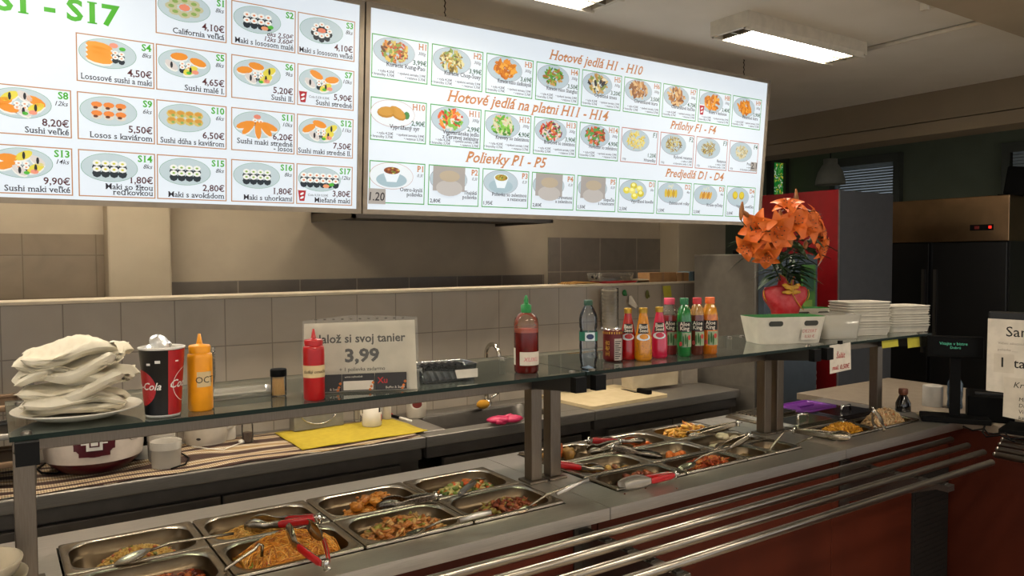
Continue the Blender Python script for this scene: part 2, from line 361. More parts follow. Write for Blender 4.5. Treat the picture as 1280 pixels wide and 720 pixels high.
def board(name, label, u0, u1):
    t = thing(name, label, 'menu board', (0, 0, 0), 0, 'back-lit menu boards')
    D = 0.10
    p = MB(); v = []
    for n in (0, -D): v += [tuple(SO+SU*a+SV*b+SN*n) for a, b in ((u0, 0), (u1, 0), (u1, SH), (u0, SH))]
    MB().add(v[:4], [(0, 1, 2, 3)]).build('panel', WHITE_S, t)
    fr = MB(); T = 0.019; e = 0.006
    def bar(a0, b0, a1, b1):
        q = []
        for n in (e, -D):
            q += [tuple(SO+SU*a+SV*b+SN*n) for a, b in ((a0, b0), (a1, b0), (a1, b1), (a0, b1))]
        fr.add(q, [(0,1,2,3),(4,7,6,5),(0,4,5,1),(1,5,6,2),(2,6,7,3),(3,7,4,0)])
    bar(u0-T, -T, u1+T, 0); bar(u0-T, SH, u1+T, SH+T); bar(u0-T, 0, u0, SH); bar(u1, 0, u1+T, SH)
    fr.add(v[4:], [(3, 2, 1, 0)])
    fr.build('frame', FRAME_S, t)
    for u in (u0+0.35, u1-0.17) if u1 > 1 else (u1-0.2, u0+.3):
        c = MB(); a = SO+SU*u+SV*(SH+T)-SN*0.03; z = a.z; k = 0
        while z < CEIL-0.004:
            c.tube([(a.x+.004*(k % 2), a.y+.004*((k+1) % 2), z), (a.x-.004*(k % 2), a.y-.004*((k+1) % 2), min(z+.016, CEIL))], 0.0025, 5); z += 0.013; k += 1
        c.build('hanging_chain', mat('chain_metal', '#3a332a', 0.5, 0.8), t)
    return t
def rect(mb, u0, v0, u1, v1, m, k): mb.flat([P3(u0, v0, k), P3(u1, v0, k), P3(u1, v1, k), P3(u0, v1, k)], m)
def ell(mb, u, v, a, b, m, k, n=24, rot=0.0):
    mb.flat([P3(u+a*cos(2*pi*i/n)*cos(rot)-b*sin(2*pi*i/n)*sin(rot), v+a*cos(2*pi*i/n)*sin(rot)+b*sin(2*pi*i/n)*cos(rot), k) for i in range(n)], m)
def border(mb, u0, v0, u1, v1, t, m, k):
    rect(mb, u0, v0, u1, v0+t, m, k); rect(mb, u0, v1-t, u1, v1, m, k); rect(mb, u0, v0, u0+t, v1, m, k); rect(mb, u1-t, v0, u1, v1, m, k)
PAL = {}
def pic(par, u, v, a, b, kind, rnd, ring=PLTG, plate=PLT):
    """printed dish photo on a card: plate and food, flat ink"""
    mats = [ring, plate]; mb = MB(); ix = {}
    def g(h, k=0.85):
        if h not in ix: mats.append(glow(h, INKW*k)); ix[h] = len(mats)-1
        return ix[h]
    if kind not in ('cheese', 'soupring'): 
        ell(mb, u, v, a, b, 0, 2, 36); ell(mb, u, v, a*0.985, b*0.975, 1, 3, 36)
    else:
        ell(mb, u, v, a, b, g('#c08070'), 2, 36); ell(mb, u, v, a*0.985, b*0.975, g('#dfe6ea', 1), 3, 36)
    def maki(x, y, s, core):
        ell(mb, x, y-s*.5, s*.55, s*.55, g('#1d2a33'), 5, 8); ell(mb, x, y+s*.05, s*.5, s*.38, g('#e6e6e0', 1), 6, 8); ell(mb, x, y+s*.05, s*.2, s*.14, g(core), 7, 6)
    def nigiri(x, y, l, h, rot, c='#f0952e'):
        l *= 1.3; h *= 1.35
        ell(mb, x, y-h*.35, l, h*.9, g('#e2e2da', 1), 5, 10, rot); ell(mb, x, y, l, h*.85, g(c), 6, 10, rot)
    if kind.startswith('maki'):
        core = {'maki': '#e89060', 'makiy': '#d8d23a', 'makig': '#8fb84a'}[kind.split('_')[0]]
        n = int(kind.split('_')[1]); cols = n//2
        for j in (1, 0):
            for i in range(cols): maki(u+(i-(cols-1)/2)*a*.30, v+b*.05+(j-.5)*b*.42, a*.30, core)
        if core == '#e89060': ell(mb, u+a*.55, v-b*.4, a*.13, b*.16, g('#53b83c'), 6, 8); ell(mb, u+a*.3, v-b*.55, a*.16, b*.16, g('#f0a070'), 6, 8)
    elif kind == 'ring':
        for i in range(8): maki(u+cos(i*pi/4)*a*.36, v+sin(i*pi/4)*b*.45, a*.26, '#e8a070')
        ell(mb, u, v, a*.2, b*.2, g('#e88060'), 7, 8)
    elif kind == 'calif':
        for i in range(8): 
            x, y = u+cos(i*pi/4)*a*.5, v+sin(i*pi/4)*b*.5
            ell(mb, x, y, a*.24, b*.26, g('#c8c49c'), 5, 9); ell(mb, x, y, a*.12, b*.13, g('#8fae5a'), 6, 7)
        ell(mb, u, v, a*.22, b*.25, g('#f09070'), 7, 8)
    elif kind == 'kaviar':
        for j in (1, 0):
            for i in range(3):
                x, y = u+(i-1)*a*.42, v+(j-.5)*b*.6
                ell(mb, x, y-b*.08, a*.2, b*.26, g('#e0d8c8'), 5, 8); ell(mb, x, y+b*.1, a*.2, b*.2, g('#ee8a3c'), 6, 8); ell(mb, x-a*.04, y-b*.12, a*.09, b*.1, g('#6a3a20'), 7, 6)
    elif kind == 'gold':
        for j in (1, 0):
            for i in range(4): 
                x, y = u+(i-1.5)*a*.34, v+(j-.5)*b*.5
                ell(mb, x, y, a*.2, b*.3, g('#d8c070'), 5, 8); ell(mb, x, y+b*.08, a*.15, b*.16, g('#d89a3c'), 6, 7); ell(mb, x+a*.05, y-b*.1, a*.07, b*.1, g('#8fae5a'), 7, 6)
    elif kind == 'loss':
        for i, q in enumerate((0.35, 0.85, 1.5, 2.3, 2.8)): nigiri(u+cos(-q)*a*.55, v+sin(-q)*b*.5+b*.1, a*.3, b*.22, -q)
        maki(u-.1*a, v+b*.3, a*.22, '#e8a070'); maki(u+.15*a, v+b*.25, a*.22, '#e8a070'); ell(mb, u, v+b*.6, a*.16, b*.18, g('#e88a70'), 7, 8)
    elif kind.startswith('mix'):
        n = int(kind[3:]); rr = rnd
        for i in range(n):
            q = i*2*pi/n + .4; x, y = u+cos(q)*a*.55, v+sin(q)*b*.5
            k = (i*7+n) % 4
            if k in (0, 3): nigiri(x, y, a*.26, b*.24, -.5+rr.random())
            elif k == 1: nigiri(x, y, a*.24, b*.24, .5, '#e8d84e'); ell(mb, x, y, a*.05, b*.26, g('#20242a'), 8, 8)
            else: nigiri(x, y, a*.22, b*.22, -.6, '#ded6d0'); ell(mb, x, y, a*.05, b*.24, g('#20242a'), 8, 8)
        for dx, dy in ((-.1, -.05), (.14, -.05), (-.1, -.3), (.14, -.3)): maki(u+dx*a, v+dy*b, a*.22, '#e8a070')
        ell(mb, u+a*.4, v-b*.55, a*.14, b*.16, g('#f09a80'), 8, 8); ell(mb, u+a*.15, v-b*.65, a*.1, b*.12, g('#53b83c'), 8, 8)
    elif kind == 'salmon':
        for j in range(4): nigiri(u-a*.3, v+b*(.45-.3*j), a*.36, b*.24, -.12, '#f2a03a')
        for dx, dy in ((.25, .1), (.47, .05), (.25, -.2), (.47, -.25)): maki(u+dx*a, v+dy*b, a*.22, '#e8a070')
        ell(mb, u+a*.2, v+b*.6, a*.16, b*.18, g('#f09a80'), 8, 8); ell(mb, u+a*.5, v+b*.42, a*.12, b*.14, g('#53b83c'), 8, 8)
    elif kind == 'bowl' or kind == 'soupring' or kind == 'bowl2':
        c = {'bowl': '#8a4a26', 'soupring': '#8a4a26', 'bowl2': '#b0a040'}[kind]
        if kind != 'bowl': pass
        ell(mb, u, v-b*.3, a*.7, b*.55, g('#a9c2cc'), 4, 24)
        mb.flat([P3(u-a*.42, v+b*.4, 5), P3(u-a*.22, v-b*.45, 5), P3(u+a*.22, v-b*.45, 5), P3(u+a*.42, v+b*.4, 5)][::1], g('#dfe8ee', 1))
        ell(mb, u, v+b*.4, a*.42, b*.32, g('#dfe8ee', 1), 6, 18); ell(mb, u, v+b*.4, a*.37, b*.27, g(c), 7, 16)
        for i in range(16):
            q = rnd.random()*6.28; r = rnd.random()**.5
            ell(mb, u+cos(q)*r*a*.32, v+b*.4+sin(q)*r*b*.22, a*.06, b*.06, g(rnd.choice(['#c8783a', '#6a3018', '#d8c860', '#78983a'])), 8, 5)
    elif kind == 'cheese':
        for dx, rot in ((-.3, .1), (.2, -.5)): ell(mb, u+dx*a, v+b*.05, a*.42, b*.42, g('#c08a34'), 5, 12, rot); ell(mb, u+dx*a, v+b*.12, a*.38, b*.34, g('#d39c42'), 6, 12, rot)
        ell(mb, u+a*.62, v-b*.05, a*.14, b*.3, g('#4a8a4a'), 5, 8)
    else:
        cols, n, sz, spread = {
            'kung': (['#e0c060', '#a86a2a', '#d8822e', '#c8c070', '#5a3018', '#88a040', '#c24a20'], 60, .13, .62),
            'chop': (['#c8b45a', '#a88a3a', '#8aa04a', '#e0d8a0', '#70602a', '#d0903a'], 60, .12, .6),
            'orange': (['#e8922a', '#d07a1c', '#f0aa40', '#c06818'], 40, .17, .55),
            'brocc': (['#5a9a30', '#3a7a28', '#a86a38', '#c89a50', '#7ab040'], 50, .13, .55),
            'mush': (['#e0c070', '#b88a3a', '#2a2a34', '#c8a060', '#e8e0c0', '#88984a'], 45, .16, .6),
            'duck': (['#c88a4a', '#a86a30', '#e0b880', '#8a5226'], 40, .16, .6),
            'salad': (['#4a9a3a', '#e86a34', '#e8e0d0', '#d03a2a', '#8ac050', '#f0a040'], 55, .15, .6),
            'salad2': (['#6ab03a', '#8ac850', '#d8d8b0', '#4a8a30', '#e0b090'], 50, .15, .6),
            'salad3': (['#c83a2a', '#4a8a30', '#e8d0c0', '#7a2a4a', '#e08040', '#5aa040'], 55, .14, .62),
            'beef': (['#3a8a34', '#8a3a24', '#d85a2a', '#5aa04a', '#a04a30', '#e08050'], 55, .14, .6),
            'fries': (['#e8d060', '#d8b840', '#f0e080'], 50, .16, .58),
            'noodle': (['#c8b050', '#a88a38', '#d8c878', '#785a28'], 60, .12, .56),
            'rice': (['#d8d0a8', '#c8bc90', '#e0d8b8', '#b8a878'], 60, .1, .5),
            'wraps': (['#e0c040', '#c8a030'], 5, .3, .1),
            'rolls': (['#e0b050', '#c88a30'], 5, .3, .1),
            'knedle': (['#e8d84a', '#d8c83a', '#f0e47a'], 6, .26, .5),
            'eggs': (['#e0c838'], 2, .3, .3)}[kind]
        if kind in ('wraps', 'rolls'):
            for i in range(5): ell(mb, u+(i-2)*a*.2, v-b*.05, a*.11, b*.42, g(cols[i % 2]), 5+i % 2, 10, 0 if kind == 'wraps' else -.35)
            for i in range(10): ell(mb, u+(rnd.random()-.5)*a*.5, v+b*(.5+rnd.random()*.25), a*.1, b*.05, g('#dfe0c8'), 8, 5, rnd.random()*3)
        elif kind == 'eggs':
            for s in (-1, 1): ell(mb, u+s*a*.3, v+b*.15, a*.24, b*.42, g('#c8a828'), 5, 14, s*-.3); ell(mb, u+s*a*.3, v+b*.2, a*.19, b*.34, g('#e4cc3c'), 6, 14, s*-.3)
        elif kind == 'knedle':
            for i, (dx, dy) in enumerate(((-.5, 0), (0, .45), (.45, .2), (.1, -.5), (.55, -.25), (-.1, 0))): ell(mb, u+dx*a, v+dy*b, a*.26, b*.32, g(cols[i % 3]), 5+i % 2, 10); ell(mb, u+dx*a-.02*a, v+dy*b+.08*b, a*.14, b*.16, g('#f2ea96', 1), 7, 8)
        else:
            for i in range(int(n*1.7)):
                q = rnd.random()*6.28; r = (rnd.random()**.5)*spread*1.06
                l = sz*(.7+.7*rnd.random()); th = l*(.25 if kind in ('fries', 'noodle') else .6)
                ell(mb, u+cos(q)*r*a, v+sin(q)*r*b*1.15, a*l, b*th*1.2, g(rnd.choice(cols)), 4 + i*0.05, 6, rnd.random()*3.14)
    return mb.build('dish_picture', mats, par)

lb = board('menu_board', 'back-lit sushi menu board with a green S1 - S17 heading, hung left of the other board', -1.75, -0.045)
rb = board('menu_board', 'back-lit menu board with orange headings and green-bordered dishes, hung right of the sushi board', 0.0, 2.43)
CW, CH = 0.232, 0.153
ROWV = [0.5695, 0.382, 0.1965, 0.0115]
COLU = [-1.262, -1.014, -0.777, -0.529, -0.289]
LEFT = [('S1', '8ks', '4,10€', 'California veľká', 2, 0, 'calif'), ('S2', '', '', 'Maki s lososom malé', 3, 0, 'maki_8'), ('S3', '8ks', '4,10€', 'Maki s lososom veľké', 4, 0, 'ring'),
 ('S4', '8ks', '4,50€', 'Lososové sushi a maki', 1, 1, 'salmon'), ('S5', '8ks', '4,65€', 'Sushi malé I.', 2, 1, 'mix4'), ('S6', '9ks', '5,20€', 'Sushi II.', 3, 1, 'mix5'), ('S7', '10ks', '5,90€', 'Sushi stredné', 4, 1, 'mix4'),
 ('S8', '12ks', '8,20€', 'Sushi veľké', 0, 2, 'mix7'), ('S9', '6ks', '5,50€', 'Losos s kaviárom', 1, 2, 'kaviar'), ('S10', '6ks', '6,50€', 'Sushi dúha s kaviárom', 2, 2, 'gold'), ('S11', '10ks', '6,20€', 'Sushi maki stredné\n- losos', 3, 2, 'loss'), ('S12', '11ks', '7,50€', 'Sushi maki stredné II.', 4, 2, 'mix5'),
 ('S13', '14ks', '9,90€', 'Sushi maki veľké', 0, 3, 'mix6'), ('S14', '8ks', '1,80€', 'Maki so žltou\nreďkovkou', 1, 3, 'makiy_8'), ('S15', '8ks', '2,80€', 'Maki s avokádom', 2, 3, 'makig_8'), ('S16', '8ks', '1,80€', 'Maki s uhorkami', 3, 3, 'makig_8'), ('S17', '12ks', '3,80€', 'Miešané maki', 4, 3, 'maki_12')]
def cola_cup(mb, u, v, s, k, rm, wm):
    mb.flat([P3(u, v, k), P3(u+s*.45, v, k), P3(u+s*.6, v+s, k), P3(u-s*.15, v+s, k)], rm)
    rect(mb, u-s*.12, v+s*.95, u+s*.57, v+s*1.06, wm, k+1)
    for i in range(2): ell(mb, u+s*.22, v+s*(.3+.35*i), s*.2, s*.1, wm, k+1, 8, .5)
rnd = random.Random(3)
for code, ks, price, name, c, r, kind in LEFT:
    u0, v0 = COLU[c], ROWV[r]; u1 = u0+CW-(0.006 if c == 4 else 0); v1 = v0+CH
    mb = MB(); border(mb, u0, v0, u1, v1, 0.0035, 0, 1)
    write(mb, code, 0.031, P3(u1-.008, v1-.030, 2), SU, SV, 1, .024, 0, 'RIGHT', None, 1, True)
    if ks: write(mb, ks, 0.021, P3(u1-.009, v1-.052, 2), SU, SV, 2, 0.004, .3, 'RIGHT')
    two = '\n' in name; nm = name.split('\n')
    if price: write(mb, price, 0.032, P3(u1-.008, v0+(.050 if two else .034), 2), SU, SV, 3, .014, 0, 'RIGHT', None, 1, True)
    if code == 'S2':
        write(mb, '8ks 2,50€', 0.024, P3(u1-.008, v0+.048, 2), SU, SV, 3, .012, 0.2, 'RIGHT'); write(mb, '12ks 3,60€', 0.024, P3(u1-.008, v0+.029, 2), SU, SV, 3, .012, 0.2, 'RIGHT')
    for i, q in enumerate(nm): write(mb, q, 0.027, P3(u1-.008, v0+.009+(.018*(len(nm)-1-i)), 2), SU, SV, 4, .009, 0, 'RIGHT', CW-.02, 1, True)
    if code in ('S7', 'S17'):
        cola_cup(mb, u0+.012, v0+.012, 0.042, 9, 5, 6); write(mb, 'Cola 0,33l 0,50€', 0.012, P3(u0+.045, v0+.032, 9), SU, SV, 2)
    card = mb.build('menu_card', [BRN, GRN, DINK, PINK, DINK, glow('#b8202c', INKW*.8), glow('#e8e8e8', INKW)], lb)
    pic(card, u0+.092, v0+.098, .085, .047, kind, rnd)
hd = MB(); write(hd, 'S1 - S17', 0.092, P3(-0.885, 0.572, 2), SU, SV, 0, .030, 0, 'RIGHT', None, 1.12, True)
hd.build('heading', GRN, lb)
RP, RW, RH = 0.2672, 0.251, 0.170
ROW2 = [0.5215, 0.277, 0.0265]
RIGHT = [('H1', '300g', '3,99€', 'Kuracie Kung-Pao', 0, 0, 'kung'), ('H2', '300g', '3,99€', 'Kuracie Chop-Suey', 1, 0, 'chop'), ('H3', '300g', '3,69€', 'Kuracie mäso sladkokyslé', 2, 0, 'orange'), ('H4', '300g', '3,50€', 'Kuracie mäso Shanghai', 3, 0, 'brocc'), ('H5', '300g', '3,20€', 'Opekaná zmes', 4, 0, 'mush'), ('H6', '300g', '3,50€', 'Chrumkavé kura', 5, 0, 'duck'), ('H7', '300g', '4,70€', 'Chrumkavá kačka', 6, 0, 'duck'), ('H8', '300g', '3,40€', 'Kura v kokose', 7, 0, 'orange'), ('H9', '300g', '3,90€', 'Pikantné kura', 8, 0, 'orange'),
 ('H10', '', '2,90€', 'Vyprážaný syr', 0, 1, 'cheese'), ('H11', '300g', '2,99€', 'Vegetariánske jedlo\nz čerstvej zeleniny', 1, 1, 'salad'), ('H12', '300g', '4,90€', 'Krevety so zeleninou', 2, 1, 'salad2'), ('H13', '300g', '3,90€', 'Bravčové so zeleninou', 3, 1, 'salad3'), ('H14', '300g', '4,90€', 'Hovädzie so zeleninou', 4, 1, 'beef'),
 ('F1', '', '1,20€', 'Hranolky', 5, 1, 'fries'), ('F2', '', '', 'Ryžové rezance', 6, 1, 'noodle'), ('F3', '', '', 'Rezance', 7, 1, 'noodle'), ('F4', '', '', 'Praženica', 8, 1, 'rice'),
 ('P1', '0,3l', '', 'Ostro-kyslá\npolievka', 0, 2, 'soupring'), ('P2', '0,3l', '2,80€', 'Thajská\npolievka', 1, 2, 'bowl2'), ('P3', '0,3l', '1,95€', 'Polievka so zeleninou\na rezancami', 2, 2, 'bowl2'), ('P4', '0,3l', '2,80€', 'Polievka s krevetami\na zeleninou', 3, 2, 'bowl2'), ('P5', '0,3l', '1,50€', 'Slepačia\ns rezancami', 4, 2, 'bowl'),
 ('D1', '5ks', '2,50€', 'Vyprážané knedle', 5, 2, 'knedle'), ('D2', '4ks', '1,50€', 'Zeleninové rolky', 6, 2, 'wraps'), ('D3', '4ks', '2,50€', 'Krabie tyčinky', 7, 2, 'rolls'), ('D4', '2ks', '2,00€', 'Vajcia v cestíčku', 8, 2, 'eggs')]
for code, ks, price, name, c, r, kind in RIGHT:
    u0, v0 = 0.008+RP*c, ROW2[r]; u1, v1 = u0+RW, v0+RH
    if c == 8: u1 -= 0.006
    mb = MB(); side = code[0] == 'F'
    border(mb, u0, v0, u1, v1, 0.004, 5 if side else 0, 1)
    write(mb, code, 0.034, P3(u1-.008, v1-.034, 2), SU, SV, 6 if side else 1, .020 if not side else .008, .1 if side else 0, 'RIGHT', None, 1, True)
    if ks: write(mb, ks, 0.018, P3(u1-.010, v1-.056, 2), SU, SV, 2, 0, .3, 'RIGHT')
    nm = name.split('\n')
    if code[0] == 'H':
        write(mb, price, 0.027, P3(u1-.008, v0+.072, 9), SU, SV, 3, .014, 0, 'RIGHT', None, 1, True)
        for i, q in enumerate(nm): write(mb, q, 0.024, P3(u0+.15, v0+.052-.019*i, 9), SU, SV, 2, .008, 0, 'CENTER', RW*.72, 1, True)
        lo = v0 + (.026 if len(nm) == 1 else .021)
        for q, uu, vv, al in (('• ryža 4,20€', u0+.100, lo, 'RIGHT'), ('• hranolky 3,70€', u0+.100, lo-.014, 'RIGHT'), ('• opekané zemiaky 3,99€', u1-.010, lo, 'RIGHT'), ('• rezance 3,70€', u1-.010, lo-.014, 'RIGHT')):
            write(mb, q, 0.0145, P3(uu, vv, 2), SU, SV, 2, .006, 0, al, .098 if uu < u0+.11 else .125)
    elif side:
        if price: write(mb, price, 0.027, P3(u1-.010, v0+.035, 9), SU, SV, 3, .010, 0, 'RIGHT')
        write(mb, name, 0.022, P3(u1-.012, v0+(.012 if price else .042), 9), SU, SV, 2, .008, 0, 'RIGHT', .18)
        write(mb, '150g', 0.014, P3(u0+.012, v0+.012, 2), SU, SV, 2, 0, .3)
        if not price: write(mb, 's ryžou 1,50€', .0145, P3(u1-.010, v0+.026, 2), SU, SV, 2, .006, 0, 'RIGHT'); write(mb, 'k hlavnému jedlu 1,10€', .0145, P3(u1-.010, v0+.011, 2), SU, SV, 2, .006, 0, 'RIGHT')
    else:
        for i, q in enumerate(nm): write(mb, q, 0.022, P3(u1-.012, v0+.052-.019*i, 9), SU, SV, 2, .008, 0, 'RIGHT', RW*.75, 1, True)
        if price: write(mb, price, 0.022, P3(u0+.010, v0+.012, 2), SU, SV, 2, .010)
    if code == 'H8': cola_cup(mb, u0+.012, v0+.040, 0.05, 9, 7, 8)
    mats = [LGRN, ORG if not side else ORG, DINK, DGRN, DINK, glow('#c8806a', INKW*.8), DGRN, glow('#c01828', INKW*.8), glow('#e8e8e8', INKW)]
    card = mb.build('menu_card', mats, rb)
    soup = code[0] == 'P'
    pic(card, u0+.098, v0+.112, .092 if kind not in ('cheese', 'soupring') else .098, .054, kind, rnd, glow('#8a7a80', INKW*.8), glow('#b9cbd4', INKW*.88))
    TAPE = mat('grey_tape_paper', '#a39a93', 0.7)
    if code in ('P2', 'P4', 'P5'):   # a grey sheet taped over the dish
        q = MB(); rect(q, u0+.020, v0+.062, u0+.176, v0+.166, 0, 11)
        ell(q, u0+.10, v0+.075, .065, .034, 1, 12, 20); ell(q, u0+.10, v0+.125, .05, .024, 2, 13, 20)
        q.build('cover_sheet', [glow('#a9a39e', .7), glow('#bdb8b3', .7), glow('#b9aa92', .7)], card)
    if code in ('P1', 'F4'):
        q = MB(); uu, vv, ww, hh = (u0-.004, v0-.004, .075, .062) if code == 'P1' else (u1-.062, v0+.012, .056, .05)
        rect(q, uu, vv, uu+ww, vv+hh, 0, 11); write(q, '1.20' if code == 'P1' else '2.1', .048, P3(uu+ww/2, vv+.014, 12), SU, SV, 1, .01, .1, 'CENTER', ww*.9)
        q.build('price_sticker', [glow('#b0aaa2', .65), DINK], card)
for t, u, v, s, mw in (('Hotové jedlá H1 - H10', 0.878, 0.712, .062, .62), ('Hotové jedlá na platni H11 - H14', 0.352, 0.467, .066, .96), ('Prílohy F1 - F4', 1.675, 0.470, .058, .44), ('Polievky P1 - P5', 0.452, 0.219, .066, .47), ('Predjedlá D1 - D4', 1.660, 0.222, .060, .50)):
    h = MB(); write(h, t, s, P3(u, v, 2), SU, SV, 0, .014, .32, 'LEFT', mw, 1, True); h.build('heading', ORG, rb)

# ------------------------------------------------------------------ hood
t = thing('extractor_hood', 'steel extractor hood below the menu boards against the kitchen wall', 'hood', (0, 0, 0))
h = MB(); h.box((1.50, 3.62, 1.845), (2.74, 4.2, 1.865)); h.box((1.50, 3.60, 1.80), (2.74, 3.625, 1.865)); h.box((1.50, 3.6, 1.80), (1.515, 4.2, 1.865)); h.box((2.725, 3.6, 1.80), (2.74, 4.2, 1.865))
h.build('canopy', STEELD, t); MB().add([(1.55, 3.75, 1.865), (2.69, 3.75, 1.865), (2.69, 4.2, 1.865), (1.55, 4.2, 1.865), (1.8, 3.95, 2.3), (2.44, 3.95, 2.3), (2.44, 4.2, 2.3), (1.8, 4.2, 2.3)], [(0,1,5,4),(1,2,6,5),(3,0,4,7),(4,5,6,7)]).build('duct', STEELD, t)
MB().box((1.53, 3.63, 1.815), (2.71, 4.15, 1.83)).build('filter', mat('hood_filter', '#4a453e', 0.45, 0.8), t)

# ------------------------------------------------------------------ buffet counter
CT = 0.90; FY, BY = 1.605, 2.26
WOOD = mat('red_brown_laminate', '#4c1b0a', 0.6, h2='#431607', spec=0.2, scale=5, stretch=(1, 1, 0.15))
def counter(label, x0, x1, wx0, wx1, wy0, wy1):
    t = thing('buffet_counter', label, 'buffet counter', (0, 0, 0), 0, 'steel buffet counter sections')
    b = MB(); g = 0.0012; a0, a1 = x0+g, x1-g; T = 0.032
    b.box((a0, FY, CT-T), (a1, wy0, CT)).box((a0, wy1, CT-T), (a1, BY, CT)).box((a0, wy0, CT-T), (wx0, wy1, CT)).box((wx1, wy0, CT-T), (a1, wy1, CT))
    b.box((a0, FY, CT-T-.002), (a1, FY+.012, CT-T))
    b.build('countertop', STEEL, t)
    MB().box((wx0-.01, wy0-.01, 0.62), (wx1+.01, wy1+.01, 0.625)).box((wx0-.012, wy0-.012, .62), (wx0-.002, wy1+.012, CT-T)).box((wx1+.002, wy0-.012, .62), (wx1+.012, wy1+.012, CT-T)).box((wx0-.01, wy0-.012, .62), (wx1+.01, wy0-.002, CT-T)).box((wx0-.01, wy1+.002, .62), (wx1+.01, wy1+.012, CT-T)).build('warming_well', STEELD, t)
    MB().box((a0, FY+.055, 0.10), (a1, FY+.075, CT-T)).build('front_panel', WOOD, t, bevel=0.002)
    MB().box((a0+.02, BY-.04, 0.10), (a1-.02, BY-.02, CT-T)).build('back_panel', STEELD, t)
    MB().box((a0+.02, FY+.10, 0), (a1-.02, BY-.06, 0.10)).build('plinth', BLACKP, t)
    return t
counter('left section of the steel buffet counter, nearest the bowls', -0.02, 1.42, 0.118, 1.342, 1.704, 2.148)
counter('middle section of the steel buffet counter, between the two seams', 1.42, 2.55, 1.535, 2.44, 1.704, 2.236)
c3 = counter('right section of the steel buffet counter beside the cash desk', 2.55, 3.40, 2.632, 3.252, 1.704, 2.236)
v = MB(); v.box((3.10, FY+.048, 0.12), (3.385, FY+.056, 0.70))
for i in range(26):
    v.box((3.115, FY+.045, 0.14+i*.0215), (3.37, FY+.049, 0.152+i*.0215))
v.build('vent_grille', mat('vent_black', '#17130f', 0.6), c3)
# cash desk running towards the viewer
t = thing('cash_desk', 'cash desk with a beige top at the right end of the buffet', 'cash desk', (0, 0, 0))
MB().box((3.402, -0.6, CT-.032), (4.25, 2.42, CT+.001)).build('desktop', mat('beige_desktop', '#8d8070', 0.5, h2='#867969'), t, bevel=.002)
MB().box((3.43, -0.55, 0.1), (4.2, 1.9, CT-.033)).build('front_panel', WOOD, t)
MB().box((3.47, -0.5, 0.0), (4.15, 1.85, 0.1)).build('plinth', BLACKP, t)

# tray rails
def rails(label, rods, brk, axis):
    t = thing('tray_rail', label, 'tray rail', (0, 0, 0))
    for a, b in rods:
        k = MB(); k.tube([a, b], 0.0118, 14)
        for e in (a, b): k.blob(e, 0.0118, 0, 0, 10, 6)
        k.build('rod', ROD, t)
    for q in brk:
        k = MB()
        if axis == 'x':
            k.box((q-.02, 1.27, 0.818), (q+.02, FY+.053, 0.838)); k.add([(q-.004, 1.30, .82), (q-.004, FY+.053, .82), (q-.004, FY+.053, .68), (q+.004, 1.30, .82), (q+.004, FY+.053, .82), (q+.004, FY+.053, .68)], [(0,1,2),(3,5,4),(0,2,5,3),(0,3,4,1),(1,4,5,2)])
            k.box((q-.03, FY+.048, .66), (q+.03, FY+.054, .85))
            for y in RY: k.box((q-.012, y-.012, .835), (q+.012, y+.012, .842))
        else:
            k.box((3.05, q-.02, 0.822), (3.4295, q+.02, 0.842))
        k.build('bracket', STEELD, t)
    return t
RY = [1.556, 1.469, 1.384, 1.298]; RZ = 0.856
rails('four-rod steel tray rail along the front of the buffet', [((-.02, y, RZ), (x, y, RZ)) for y, x in zip(RY, (3.20, 3.15, 3.09, 2.96))], [0.2, 1.36, 2.62], 'x')
rails('short steel tray rail running along the cash desk', [((x, 1.43-.03*i, RZ), (x, -.4, RZ)) for i, x in enumerate((3.36, 3.27, 3.18, 3.09))], [1.2, 0.3], 'y')

